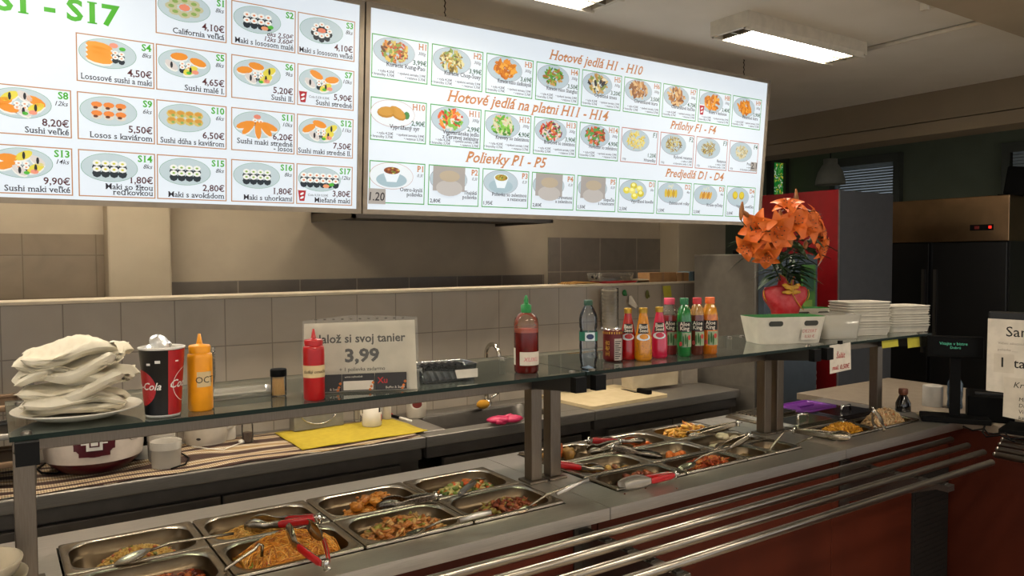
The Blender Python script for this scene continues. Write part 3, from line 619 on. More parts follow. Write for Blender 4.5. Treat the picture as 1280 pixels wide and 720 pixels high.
# ------------------------------------------------------------------ glass shelves on posts
SZ = 1.266; GT = 0.010; GY0, GY1 = 1.722, 2.17; PY = 1.937
GLASS = clear('shelf_glass', '#dbe6df', 1.5, 0.01, 0.22, '#8f978c')
GEDGE = mat('glass_edge_green', '#0a1d17', 0.5, spec=0.25)
def shelf(label, x0, x1, posts):
    t = thing('glass_shelf', label, 'serving shelf', (0, 0, 0), 0, 'glass shelves over the buffet')
    g = MB(); a, b = x0+.002, x1-.002
    g.add([(a, GY0, SZ-GT), (b, GY0, SZ-GT), (b, GY1, SZ-GT), (a, GY1, SZ-GT), (a, GY0, SZ), (b, GY0, SZ), (b, GY1, SZ), (a, GY1, SZ)], [(0,3,2,1),(4,5,6,7),(0,1,5,4),(1,2,6,5),(2,3,7,6),(3,0,4,7)], [0, 0, 1, 1, 1, 1])
    g.build('glass', [GLASS, GEDGE], t)
    MB().box((posts[0]-.02, PY-.018, SZ-GT-.062), (posts[-1]+(.062 if posts[-1] > 3 else .02), PY+.018, SZ-GT-.012)).build('beam', SHST, t, bevel=.002)
    for p in posts:
        MB().box((p-.020, PY-.020, CT+.008), (p+.020, PY+.020, SZ-GT-.0625)).build('post', SHST, t, bevel=.002)
        MB().box((p-.0345, PY-.0345, CT), (p+.0345, PY+.0345, CT+.008)).build('base_plate', SHST, t, bevel=.002)
        ar = MB().add([(p-.017, 1.725, SZ-GT-.042), (p+.017, 1.725, SZ-GT-.042), (p+.017, PY-.018, SZ-GT-.062), (p-.017, PY-.018, SZ-GT-.062), (p-.017, 1.725, SZ-GT-.001), (p+.017, 1.725, SZ-GT-.001), (p+.017, PY-.018, SZ-GT-.001), (p-.017, PY-.018, SZ-GT-.001)], [(0,3,2,1),(4,5,6,7),(0,1,5,4),(1,2,6,5),(2,3,7,6),(3,0,4,7)]).box((p-.017, PY+.018, SZ-GT-.05), (p+.017, GY1-.05, SZ-GT-.001)).build('arm', mat('arm_dark', '#2b2926', .5), t)
        MB().box((p-.0195, 1.700, SZ-GT-.044), (p+.0195, 1.7255, SZ-GT+.000)).build('end_cap', mat('cap_black', '#050505', .6, spec=.2), ar)
        for y in (1.742, GY1-.06): MB().lathe([(.010, SZ-GT-.004), (.010, SZ+.003), (.007, SZ+.005)], 14, (p, y, 0)).build('fixing_bolt', STEELD, t)
    return t
shelf('left glass shelf over the buffet carrying napkins and sauce bottles', 0.022, 1.43, [0.052, 1.394])
shelf('middle glass shelf over the buffet carrying the drinks', 1.43, 2.55, [1.468, 2.515])
shelf('right glass shelf over the buffet carrying baskets and foam trays', 2.55, 3.362, [2.592, 3.30])

# ------------------------------------------------------------------ pans
def pan(label, x0, y0, x1, y1, depth=0.10):
    w_, d_ = x1-x0, y1-y0; z = CT
    b = MB(); N = 6; F_ = .018 if d_ > .17 else .014
    L = lambda w, d, r, zz: rrect(w, d, r, N, zz)
    wi, di = w_-2*F_, d_-2*F_; r = min(.055, di*.34)
    loops = [L(w_-.003, d_-.003, .006, .001), L(w_-.002, d_-.002, .008, .007), L(w_-.006, d_-.006, .008, .0085), L(wi+.006, di+.006, r, .0075), L(wi, di, r, .004), L(wi-.004, di-.004, r, -.018), L(wi-.010, di-.010, r, -.022), L(wi-.014, di-.014, r, -.026), L(wi-.028, di-.028, r*.9, -depth+.012), L(wi-.055, di-.055, r*.7, -depth)]
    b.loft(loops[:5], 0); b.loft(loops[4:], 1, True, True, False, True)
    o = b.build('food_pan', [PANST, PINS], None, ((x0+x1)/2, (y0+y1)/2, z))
    tag(o, label, 'food pan', 'steel food pans in the buffet')
    return ((x0+x1)/2, (y0+y1)/2, wi-.03, di-.03, z+(.016 if d_ > .2 else .034))
X1 = [0.120, 0.4265, 0.733, 1.0395, 1.340]; Y1 = [1.706, 1.925, 2.146]
def cell(X, Y, c, r, label, depth=.1): return pan(label, X[c]+.001, Y[r]+.001, X[c+1]-.001, Y[r+1]-.001, depth)
rice = cell(X1, Y1, 0, 1, 'steel pan holding fried rice and a spoon, back left of the buffet')
noo2 = cell(X1, Y1, 1, 1, 'steel pan of pale noodles with red-handled tongs lying in it')
chick = cell(X1, Y1, 2, 1, 'steel pan holding golden fried chicken pieces with perforated tongs')
vegp = cell(X1, Y1, 3, 1, 'steel pan holding mixed vegetables with carrot and broccoli')
sauce = cell(X1, Y1, 0, 0, 'steel pan of dark red sauce at the bottom edge of the photo')
noo1 = cell(X1, Y1, 1, 0, 'steel pan heaped with orange fried noodles in the front row')
pork = cell(X1, Y1, 2, 0, 'steel pan of meat strips with green pepper in the front row')
beef = cell(X1, Y1, 3, 0, 'steel pan of dark meat stir-fry beside the shelf posts')
X2 = [1.537, 1.838, 2.138, 2.438]; Y2 = [1.706, 1.858, 2.036, 2.234]
p_a = cell(X2, Y2, 0, 0, 'steel pan of minced meat with white-bladed red tongs, front left of the middle section')
p_b = cell(X2, Y2, 0, 1, 'steel pan with a few potato pieces and red tongs behind the minced meat')
p_c = cell(X2, Y2, 0, 2, 'steel pan of cauliflower and carrots behind the shelf posts')
p_d = cell(X2, Y2, 1, 2, 'steel pan of orange breaded sticks under a red-handled spatula')
p_e = cell(X2, Y2, 1, 1, 'steel pan with orange balls in the centre of the middle section')
p_f = cell(X2, Y2, 1, 0, 'steel pan of red stew with a shiny spoon, front row of the middle section')
p_g = cell(X2, Y2, 2, 2, 'steel pan of yellow fries with long tongs, far back corner of the middle section')
p_h = cell(X2, Y2, 2, 1, 'steel pan with white round dumplings')
p_i = pan('narrow steel pan of yellow sauce beside the red stew', X2[2]+.001, Y2[0]+.001, X2[2]+.149, Y2[1]-.001)
p_j = pan('narrow empty steel pan at the right end of the middle section', X2[2]+.151, Y2[0]+.001, X2[3]-.001, Y2[1]-.001)
X3 = [2.634, 2.942, 3.250]; Y3 = [1.706, 1.862, 2.045, 2.234]
q_a = cell(X3, Y3, 0, 0, 'steel pan of shredded yellow salad with tongs')
q_b = cell(X3, Y3, 1, 0, 'steel pan heaped with pale cabbage salad nearest the cash desk')
q_c = cell(X3, Y3, 0, 1, 'steel pan under a plain steel lid behind the yellow salad')
q_d = cell(X3, Y3, 1, 1, 'steel pan under a dark lid behind the cabbage salad')
q_e = cell(X3, Y3, 0, 2, 'steel pan under a ribbed lid behind the shelf posts')
q_f = cell(X3, Y3, 1, 2, 'steel pan under the purple tray')

# food ------------------------------------------------------------------
FM = {}
def fm(h, rough=0.35, bump=0.4, coat=0.05): 
    k = 'food_' + h.lstrip('#')
    return mat(k, h, rough, 0, None, 60, bump, 0.5, coat)
def heap(P, z0, hgt, cx=0.0, cy=0.0, sx=1.0, sy=1.0):
    x, y, w_, d_, z = P
    def h(a, b):
        q = ((a-cx)/(sx*.5))**2 + ((b-cy)/(sy*.5))**2
        return z0 + hgt*max(0, 1-q)
    return h
def bed(P, h, mb, m, n=18, bump=.004, rnd=random):
    x, y, w_, d_, z = P; v = []; f = []
    for j in range(n+1):
        for i in range(n+1):
            a, b = i/n-.5, j/n-.5
            k = 1 - .10*(abs(2*a)**4)*(abs(2*b)**4)
            v.append((a*w_*k, b*d_*k, h(a, b)+(rnd.random()-.5)*bump))
    for j in range(n):
        for i in range(n): f.append((j*(n+1)+i, j*(n+1)+i+1, (j+1)*(n+1)+i+1, (j+1)*(n+1)+i))
    mb.add(v, f, m, True)
def spot(P, rnd, cx=0, cy=0, sx=1, sy=1):
    while True:
        a, b = rnd.random()-.5, rnd.random()-.5
        if ((a-cx)/(sx*.5))**2+((b-cy)/(sy*.5))**2 < 1 and abs(a) < .47 and abs(b) < .46 and abs(2*a)**4*abs(2*b)**4 < .45: return a, b
def rndrot(rnd, flat=.5): return (Matrix.Rotation(rnd.random()*6.28, 3, 'Z') @ Matrix.Rotation((rnd.random()-.5)*2*flat, 3, 'X') @ Matrix.Rotation((rnd.random()-.5)*2*flat, 3, 'Y'))
def dish(name, label, cat, P, z0, hgt, cols, n, size, jit=.3, ctr=(0, 0, 1.15, 1.15), seed=1, base=None, strips=0.0, leaves=0):
    """a helping nobody could count: a bed plus many pieces in one object"""
    rnd = random.Random(seed); mats = [fm(c) for c in cols] + [fm(base or cols[0])]; mb = MB()
    h = heap(P, z0, hgt, *ctr); bed(P, h, mb, len(cols), 18, .006, rnd)
    for i in range(n):
        a, b = spot(P, rnd, *ctr); s = size*(.6+.8*rnd.random())
        c = (a*P[2], b*P[3], h(a, b)+s*.25+rnd.random()*s*.5)
        if rnd.random() < strips: r = (s*1.5, s*.42, s*.34)
        else: r = (s*(.7+.5*rnd.random()), s*(.5+.4*rnd.random()), s*(.35+.3*rnd.random()))
        mb.blob(c, r, rnd.randrange(len(cols)), jit, 6, 4, rndrot(rnd, .6), rnd)
    o = mb.build(name, mats, None, (P[0], P[1], P[4]))
    return tag(o, label, cat, None, 'stuff')
def strands(name, label, P, z0, hgt, cols, n, length, rad, seed, ctr=(0, 0, 1.15, 1.15), extra=None):
    rnd = random.Random(seed); mats = [fm(c) for c in cols]; mb = MB(); h = heap(P, z0, hgt, *ctr); bed(P, h, mb, 0, 18, .006, rnd)
    for i in range(n):
        a, b = spot(P, rnd, *ctr); q = rnd.random()*6.28; pts = []; x, y = a*P[2], b*P[3]; lift = .002+rnd.random()*.010; st = length/7
        for k in range(8):
            aa, bb = max(-.47, min(.47, x/P[2])), max(-.46, min(.46, y/P[3])); x, y = aa*P[2], bb*P[3]
            pts.append((x, y, h(aa, bb)+lift+.006*sin(k*1.3+i))); q += (rnd.random()-.5)*1.3; x += st*cos(q); y += st*sin(q)
        try: mb.tube(pts, rad, 4, rnd.randrange(len(cols)), False)
        except Exception: pass
    if extra:
        for i in range(extra[1]):
            a, b = spot(P, rnd, *ctr); mats2 = extra[0]
            mb.blob((a*P[2], b*P[3], h(a, b)+.008), (.008, .004, .003), len(cols)+rnd.randrange(len(mats2)), .3, 6, 4, rndrot(rnd), rnd)
        mats += [fm(c) for c in extra[0]]
    for k in range(len(mb.s)): mb.s[k] = True
    o = mb.build(name, mats, None, (P[0], P[1], P[4])); return tag(o, label, 'noodles', None, 'stuff')
def liquid(name, label, P, z, h1, seed, bits=None, n=0):
    rnd = random.Random(seed); mb = MB(); bed(P, lambda a, b: z, mb, 0, 14, .003, rnd)
    for i in range(n): a, b = spot(P, rnd, 0, 0, 1.3, 1.3); mb.blob((a*P[2], b*P[3], z), (.006+.006*rnd.random(), .005, .003), 1+rnd.randrange(len(bits)), .3, 6, 4, rndrot(rnd, .3), rnd)
    o = mb.build(name, [fm(h1, .15, .1, .6)] + [fm(c, .25) for c in bits or []], None, (P[0], P[1], P[4])); return tag(o, label, 'sauce', None, 'stuff')
# fried rice: grains
r_ = random.Random(5); mb = MB(); H_ = heap(rice, -.072, .066, .02, -.20, 1.0, 1.1); bed(rice, H_, mb, 0, 24, .006, r_)
for i in range(1500):
    a, b = spot(rice, r_, .02, -.22, 1.0, 1.0)
    mb.blob((a*rice[2], b*rice[3], H_(a, b)+.001+.004*r_.random()), (.0048, .0021, .0019), 0 if r_.random() < .7 else 1, .05, 5, 3, rndrot(r_, .7), r_)
for i in range(42):
    a, b = spot(rice, r_, .02, -.22, .95, .95)
    mb.blob((a*rice[2], b*rice[3], H_(a, b)+.005), (.006, .004, .004), 2+r_.randrange(2), .25, 6, 4, rndrot(r_), r_)
tag(mb.build('fried_rice', [fm('#c79a48'), fm('#d8b468'), fm('#a85428'), fm('#6a6a2c')], None, (rice[0], rice[1], rice[4])), 'heap of yellow fried rice with red and green bits', 'rice', None, 'stuff')
strands('noodles', 'pale golden noodles in the back row under red-handled tongs', noo2, -.075, .050, ['#d2983c', '#dfae58', '#b8802e'], 460, .11, .0013, 11, (-.0, .0, 1.25, 1.2), (['#8a4a1c', '#7a8a34'], 14))
strands('noodles', 'big heap of orange fried noodles in the front row', noo1, -.050, .062, ['#d08018', '#dc9630', '#b0641a', '#e2a850'], 760, .12, .0014, 12, (0, 0, 1.2, 1.2), (['#b23a14', '#3c3412', '#8a9a3a'], 34))
liquid('sauce', 'dark red glossy sauce with bits at the bottom edge of the photo', sauce, -.038, '#4a1206', 3, ['#7a2408', '#a04a18', '#5a1806'], 240)
dish('vegetable_mix', 'mixed vegetables with carrot slices, cauliflower and broccoli', 'vegetables', vegp, -.070, .052, ['#c9521c', '#bfae6a', '#6f7f2c', '#c86a24', '#d0bf84', '#54661e'], 260, .0115, .35, (.05, -.1, 1.15, 1.1), 21, '#8a6a30')
dish('meat_strips', 'brown meat strips with green pepper and onion', 'stir-fry', pork, -.065, .058, ['#a9672a', '#b87a3a', '#96581f', '#c29456', '#8f8a34', '#a9672a'], 330, .0105, .35, (.0, 0, 1.15, 1.1), 22, '#7a4a1c', .65)
dish('meat_stir_fry', 'dark red-brown meat pieces with a little cabbage', 'stir-fry', beef, -.070, .050, ['#7c3214', '#8c4420', '#6b280e', '#95532a', '#8a7a34'], 340, .0095, .35, (.1, 0, 1.1, 1.1), 23, '#5a2410', .4)
dish('minced_meat', 'reddish minced meat in the front pan of the middle section', 'minced meat', p_a, -.075, .040, ['#7d3a18', '#93491f', '#6a2a10'], 90, .011, .35, (.1, .1, .9, 1.0), 24, '#5a2812')
dish('red_stew', 'red stewed vegetable strips beside the shiny spoon', 'stew', p_f, -.062, .035, ['#a8431a', '#b8561f', '#94340f', '#c27a34'], 220, .0085, .35, (.1, 0, 1.1, 1.1), 25, '#7a2c10', .7)
dish('potato_pieces', 'pale potato pieces in a nearly empty pan', 'potatoes', p_b, -.085, .030, ['#b98a3c', '#c79c4c', '#8a4a1c'], 46, .014, .3, (.15, -.1, .95, .9), 26, '#4a2c14')
liquid('yellow_sauce', 'thin yellow sauce in a narrow steel pan', p_i, -.05, '#6f5a2c', 9)
dish('fries', 'yellow fries in the far back corner of the middle section', 'fries', p_g, -.060, .030, ['#d0962c', '#c4861e', '#d9a845', '#a85f1c'], 90, .018, .15, (0, -.05, 1.15, 1.15), 27, '#8a5218', .9)
strands('shredded_salad', 'shredded yellow salad under steel tongs', q_a, -.055, .042, ['#cf8f1a', '#d9a22c', '#bf7d14'], 260, .045, .0022, 28)
o = strands('cabbage_salad', 'heap of pale shredded cabbage salad with carrot bits', q_b, -.050, .060, ['#c0a074', '#cbb088', '#b08a5a'], 300, .045, .0024, 29, (0, 0, 1.1, 1.1), (['#b05a24', '#a8401c'], 40)); o['category'] = 'salad'
for nm in ('shredded_salad',): bpy.data.objects[nm]['category'] = 'salad'

# countable pieces
def pieces(name, cat, group, P, cols, spots, size, labels, seed, jit=.18, z0=-.07, nu=10, nv=7, sub=0):
    rnd = random.Random(seed)
    for (a, b, zz), lb_ in zip(spots, labels):
        s = [q*(.85+.3*rnd.random()) for q in size]; mb = MB(); mb.blob((0, 0, 0), s, 0, jit, nu, nv, rndrot(rnd, .25), rnd)
        for k in range(3 if jit < .3 else 16): mb.blob(((rnd.random()-.5)*s[0]*1.7, (rnd.random()-.5)*s[1]*1.7, s[2]*(.2+.6*rnd.random()*(jit > .3))), [q*(.5 if jit < .3 else .28) for q in s], 0, jit, 8, 5, None, rnd)
        o = mb.build(name, fm(rnd.choice(cols)), None, (P[0]+a*P[2], P[1]+b*P[3], P[4]+z0+zz)); tag(o, lb_, cat, group)
sp = [(-.36, -.22, .014), (-.27, -.02, .016), (-.24, -.30, .016), (-.14, .12, .018), (-.12, -.12, .018), (-.10, -.36, .016), (.0, .22, .018), (.02, .0, .02), (.03, -.24, .018), (.12, .12, .02), (.13, -.1, .02), (.14, -.34, .016), (-.2, -.16, .04), (-.06, .04, .044), (.04, -.12, .044), (.1, .06, .046), (.22, .1, .02), (.24, -.2, .018), (.16, .0, .05), (.34, -.1, .016), (.34, .2, .016)]
pieces('fried_chicken_piece', 'fried chicken', 'fried chicken pieces in one pan', chick, ['#b8701c', '#c4802a', '#a55f14'], sp, (.021, .016, .013), ['golden fried chicken piece in the pan with the perforated tongs']*len(sp), 31, .34, -.054)
pieces('orange_ball', 'fried ball', 'orange fried balls', p_e, ['#c8621c', '#cf6c24'], [(.04, -.05, .02), (.19, -.1, .02), (.33, 0, .02), (.14, .15, .02)], (.016, .016, .015), ['orange ball at the left of the row in its pan', 'orange ball in the middle of the row, front', 'orange ball at the right end of the row', 'orange ball behind the other balls'], 32, .06)
pieces('breaded_stick', 'breaded stick', 'orange breaded sticks', p_d, ['#c0581a', '#ca6422'], [(.02, -.28, .016), (.12, -.1, .018), (.22, -.22, .018), (.3, .02, .02), (.36, -.2, .016), (-.1, -.3, .014)], (.026, .010, .009), ['orange breaded stick under the red-handled spatula']*6, 33, .12)
pieces('dumpling', 'dumpling', 'white dumplings', p_h, ['#c4b594', '#bdae8c'], [(-.22, -.22, .012), (.05, .12, .04), (.36, .08, .02)], (.030, .026, .014), ['white dumpling lying flat at the near left of its pan', 'white dumpling standing on edge in the middle of its pan', 'white dumpling half hidden behind the long tongs'], 34, .03, -.06)
pieces('cauliflower_floret', 'cauliflower', 'cauliflower florets', p_c, ['#b98a44', '#a87c3c'], [(-.12, -.3, .05), (-.42, -.25, .045)], (.026, .024, .022), ['yellowish cauliflower floret beside a carrot', 'dark cauliflower floret next to the shelf post'], 35, .25)
pieces('carrot_piece', 'carrot', 'carrot pieces by the cauliflower', p_c, ['#c25a1e'], [(-.3, -.34, .06), (-.42, -.05, .05)], (.010, .012, .030), ['orange carrot piece standing between the cauliflower florets', 'orange carrot piece behind the dark floret'], 36, .15)
# lids on the far pans
def lid(label, P, x0, y0, x1, y1, m, knob=True, ribs=0, slot=False):
    t = thing('pan_lid', label, 'pan lid', ((x0+x1)/2, (y0+y1)/2, CT+.0088), 0, 'lids on the far pans'); w_, d_ = x1-x0, y1-y0
    b = MB(); b.loft([rrect(w_, d_, .02, 4, 0), rrect(w_, d_, .02, 4, .004), rrect(w_-.03, d_-.03, .02, 4, .006), rrect(w_-.05, d_-.05, .02, 4, .012)], 0, True, True, True, True)
    for i in range(ribs): b.box((-w_/2+.03, -d_/2+.02+i*(d_-.04)/ribs, .012), (w_/2-.03, -d_/2+.032+i*(d_-.04)/ribs, .017))
    b.build('cover', m, t)
    if knob:
        MB().tube([(-.035, 0, .010), (-.03, 0, .034), (.03, 0, .034), (.035, 0, .010)], .006, 8).build('handle', CHROME, t)
    return t
PURP = mat('purple_plastic', '#6a2a86', 0.35)
lid('plain steel lid with a handle behind the yellow salad', q_c, X3[0]+.006, Y3[1]+.004, X3[1]-.006, Y3[2]-.004, PANST)
lid('dark lid with a shiny handle behind the cabbage salad', q_d, X3[1]+.006, Y3[1]+.004, X3[2]-.006, Y3[2]-.004, mat('dark_lid', '#3c3438', 0.25, 0.9))
lid('ribbed steel lid behind the pair of shelf posts', q_e, X3[0]+.006, Y3[2]+.004, X3[1]-.006, Y3[3]-.004, PANST, False, 7)
t = thing('purple_tray', 'purple plastic tray on the far pan of the right section', 'tray', ((X3[1]+X3[2])/2-.02, (Y3[2]+Y3[3])/2, CT+.0088))
MB().loft([rrect(.25, .165, .02, 4, 0), rrect(.25, .165, .02, 4, .010), rrect(.235, .15, .02, 4, .010), rrect(.225, .14, .02, 4, .004)], 0, True, True, True, True).build('body', PURP, t)
MB().cbox((0, 0, .008), (.10, .018, .008)).build('grip', PURP, t, bevel=.002)

# utensils ---------------------------------------------------------------
def ladle_like(name, label, cat, head, tip, r, bowl=True, hr=.0045, grip=None, gm=None, hook=False, sag=.0, elong=1.5):
    """spoon or ladle: head (x,y,z) and handle tip"""
    Hd, Tp = Vector(head), Vector(tip); t = thing(name, label, cat, tuple(Hd)); D = Tp - Hd; q = math.atan2(D.y, D.x)
    b = MB(); b.lathe([(.001, -.35*r), (.45*r, -.30*r), (.8*r, -.15*r), (r, .05*r), (r*.96, .06*r), (.76*r, -.10*r), (.42*r, -.24*r), (.001, -.29*r)], 18, (0, 0, 0), 0, None, False)
    b.v = [(x*elong*cos(q)-y*sin(q), x*elong*sin(q)+y*cos(q), z + x*elong*.25) for x, y, z in b.v]
    b.build('bowl', PANST, t)
    st = D.normalized()*r*elong*.9; h = MB(); pts = [st + Vector((0, 0, r*.2)), D*.35 + Vector((0, 0, .012)), D*.7 + Vector((0, 0, .006)), D]
    if hook: d2 = D.normalized(); pts += [D + d2*.012 + Vector((0, 0, .004)), D + d2*.022 - Vector((0, 0, .006)), D + d2*.020 - Vector((0, 0, .03))]
    h.tube(pts, hr, 8); h.build('handle', PANST, t)
    if grip:
        g = MB(); g.tube([D*(1-grip), D*(1-grip*.5)+Vector((0, 0, .002)), D], [hr*1.9, hr*2.3, hr*1.9], 10); g.build('grip', gm or STEEL, t)
    return t
def tongs(label, head, hinge, spread=.05, gm=None, hw=.026, perf=False, headlen=.30, headm=None, flat=False, g0=.48, g1=.95):
    """two sprung arms from a hinge to broad scalloped heads"""
    Hd, Hi = Vector(head), Vector(hinge); L = (Hd-Hi).length; t = thing('serving_tongs', label, 'tongs', tuple(Hi)); D = (Hd-Hi).normalized()
    side = D.cross(Vector((0, 0, 1))).normalized(); up = side.cross(D).normalized()
    if flat: side, up = up, side
    hm = headm or PANST
    for s in (-1, 1):
        a = MB(); N = 14; lo = []
        for i in range(N+1):
            u = i/N; off = s*(.004 + spread*.5*sin(min(1, u*1.25)*pi*.55))
            if u > 1-headlen: off -= s*spread*.18*((u-1+headlen)/headlen)
            k = (u-1+headlen)/headlen if u > 1-headlen else 0
            wd = .007 + (hw-.007)*sin(pi*min(1, k*.93+.02))**.7 if k > 0 else .007 + .004*sin(pi*u/(1-headlen))
            c = D*(L*u) + side*off; cup = side*(s*.007*(k > 0))
            lo.append([tuple(c - up*wd), tuple(c - up*wd*.5 + cup), tuple(c + up*wd*.5 + cup), tuple(c + up*wd)])
        a.loft(lo, 0, True, False)
        if perf:
            pass
        arm = a.build('arm', hm if not perf else mat('perforated_steel', '#8b8378', 0.3, 1.0, '#5c5348', 260), t, solid=.0018)
        if gm:
            g = MB(); lo = []
            for u in (1-g1, 1-g1+.06, 1-(g0+g1)/2, 1-g0-.05, 1-g0):
                c = D*(L*u) + side*(s*(.006 + spread*.5*sin(min(1, u*1.25)*pi*.55))); e = .7 if u in (1-g1, 1-g0) else 1
                lo.append([tuple(c + up*(.0105*e*cos(2*pi*i/10)) + side*(.0048*e*sin(2*pi*i/10))) for i in range(10)])
            g.loft(lo, 0, True, True, True, True); g.build('grip', gm, arm)
    h = MB(); h.tube([tuple(-up*.013), tuple(up*.013)], .006, 10); h.tube([tuple(-D*.004), tuple(-D*.018)], .004, 8); h.build('hinge', CHROME, t)
    return t
def pz(px, py, z): return tuple(atz(px, py, z))
RIM = CT+.012
ladle_like('serving_spoon', 'steel serving spoon resting in the fried rice', 'spoon', pz(166, 696, CT+.020), pz(292, 667, RIM+.016), .026, hr=.0035)
tongs('red-handled tongs lying across the pale noodles', pz(310, 656, CT+.004), pz(399, 648, RIM+.015), .035, REDP, .020)
tongs('open red-handled tongs standing on the front noodles, tips up', pz(372, 656, RIM+.055), pz(408, 706, RIM+.010), .055, REDP, .020, headlen=.42)
ladle_like('ladle', 'steel ladle with a hooked end lying over the front noodles', 'ladle', pz(262, 735, CT-.015), pz(318, 687, RIM+.03), .03, hr=.004, hook=True)
tongs('perforated scoop tongs resting in the fried chicken', pz(473, 633, CT-.006), pz(545, 620, RIM+.014), .035, None, .019, True, .42)
ladle_like('serving_spoon', 'steel spoon with a short thick grip in the mixed vegetables', 'spoon', pz(600, 598, CT+.008), pz(575, 617, RIM+.012), .02, hr=.004, grip=.7, gm=mat('grey_grip', '#5d5b58', .4))
ladle_like('serving_spoon', 'steel spoon in the meat strips with its thick handle over the next pan', 'spoon', pz(520, 665, CT+.012), pz(614, 640, RIM+.034), .018, hr=.0032, grip=.42)
ladle_like('serving_spoon', 'steel spoon in the dark meat with its handle over the middle section', 'spoon', pz(655, 637, CT+.008), pz(735, 599, RIM+.05), .016, hr=.0032, grip=.5)
BLADE = mat('pale_blade', '#9d968c', 0.4, 0.5)
tongs('broad pale-bladed tongs with a red grip over the minced meat', pz(777, 606, RIM+.012), pz(844, 593, RIM+.012), .022, REDP, .017, False, .5, BLADE)
tongs('red-handled tongs dipping into the potato pieces', pz(755, 588, CT-.02), pz(686, 578, RIM+.02), .03, REDP, .017)
tongs('short steel tongs leaning on the cauliflower', pz(735, 565, CT+.0), pz(775, 552, RIM+.022), .04, None, .016)
tongs('red-handled tongs over the orange breaded sticks', pz(803, 551, CT-.0), pz(736, 551, RIM+.02), .025, REDP, .015)
tongs('perforated tongs lying in front of the orange balls', pz(826, 571, CT-.012), pz(765, 559, RIM+.016), .026, None, .013, True, .45)
ladle_like('serving_spoon', 'shiny steel spoon with a long handle in the red stew', 'spoon', pz(858, 583, CT+.014), pz(912, 559, RIM+.045), .024, hr=.0035)
tongs('long steel tongs reaching into the yellow fries', pz(858, 545, CT+.0), pz(922, 529, RIM+.03), .03, None, .012, False, .2)
tongs('dark steel tongs lying over the white dumplings', pz(897, 563, CT+.006), pz(936, 545, RIM+.035), .035, None, .016)
ladle_like('ladle', 'thin steel ladle handle standing up from the yellow sauce', 'ladle', pz(955, 577, CT-.035), pz(981, 538, RIM+.055), .018, hr=.0038)
ladle_like('ladle', 'thin dark ladle leaning out of the narrow empty pan', 'ladle', pz(985, 566, CT-.035), pz(1016, 546, RIM+.03), .016, hr=.002)
tongs('steel tongs lying in the shredded yellow salad', pz(1062, 546, RIM+.012), pz(992, 538, RIM+.012), .03, None, .016, False, .3)
tongs('steel tongs standing upright in the cabbage salad', pz(1100, 537, CT+.012), pz(1092, 513, RIM+.085), .03, None, .012, False, .2)
rr = random.Random(77)
for i, (px, py) in enumerate(((781, 618), (807, 611), (846, 611))):
    b = MB(); b.blob((0, 0, .002), (.004, .003, .002), 0, .3, 6, 4, None, rr); tag(b.build('food_crumb', fm('#6a2c10'), None, pz(px, py, CT)), 'reddish crumb spilt on the steel in front of the minced meat', 'crumb', 'crumbs on the counter')

# ------------------------------------------------------------------ things on the glass shelves
GZ = SZ + 0.0004
def on(px, py, z=GZ): return atz(px, py, z)
def hgt(p, px, py): return (aty(px, py, p.y)).z - p.z    # height at p reached by the pixel
# plate with piled napkins
P = on(98, 521); pr = wid(P, 75)*.97
MBp = MB().lathe([(.001, .004), (pr*.62, .004), (pr*.70, .008), (pr*.98, .020), (pr, .022), (pr*.99, .0235), (pr*.68, .012), (pr*.6, .008), (.001, .008)], 40, (0, 0, 0), 0, None, False)
tag(MBp.build('plate', WHITEC, None, P), 'white plate under the pile of napkins', 'plate')
NAP = mat('napkin_paper', '#ddd6c2', 0.9, h2='#d5cdb7', scale=30, bump=.15)
def napkin(w_, d_, hh, fold, seed, rot, dx, dy):
    """a thick crumpled wad of soft folded paper"""
    rn = random.Random(seed); b = MB(); n = 22; ph = rn.random()*6; q1 = rn.random()*6; tx, ty = (rn.random()-.3)*.25, (rn.random()-.5)*.12
    for sgn in (0, 1):
        v = []
        for j in range(n+1):
            for i in range(n+1):
                a, c = 2*i/n-1, 2*j/n-1
                e = max(0, 1-abs(a)**12)**.6*max(0, 1-abs(c)**12)**.6
                zz = fold*(sin(a*2.6+ph+c*1.2)+.6*sin(c*3.4-a*1.7+q1)) + a*tx*w_*.5 + c*ty*d_*.5
                zz += (hh*.5*e + .0015*sin(a*26+c*9+ph)*e) if sgn else -hh*.5*e
                wv = 1+.07*sin(c*4+ph)+.05*sin(c*9+q1)
                v.append((a*w_*.5*wv, c*d_*.5*(1+.08*sin(a*3.5+q1)+.03*sin(a*11)), zz+hh*.5))
        f = [(j*(n+1)+i, j*(n+1)+i+1, (j+1)*(n+1)+i+1, (j+1)*(n+1)+i) for j in range(n) for i in range(n)]
        b.add(v, f if sgn else [q[::-1] for q in f], 0, True)
    for e in range(5):      # ragged sheet edges showing along the rim
        o = len(b.v); z0 = hh*(.25+.13*e); v = []
        for i in range(41):
            q = 2*pi*i/40; a, c = cos(q), sin(q); k = 1/max(abs(a), abs(c))**.75
            zz = fold*(sin(a*2.6+ph+c*1.2)+.6*sin(c*3.4-a*1.7+q1)) + a*tx*w_*.5 + c*ty*d_*.5 + z0
            for rr_ in (.86, 1.0+.03*sin(q*9+e*2)): v.append((a*k*w_*.5*rr_, c*k*d_*.5*rr_, zz+.002*sin(q*13+e)))
        b.add(v, [(2*i, 2*i+2, 2*i+3, 2*i+1) for i in range(40)], 0, True)
    b.v = [(x*cos(rot)-y*sin(rot)+dx, x*sin(rot)+y*cos(rot)+dy, z) for x, y, z in b.v]
    return b
k = pr/.135
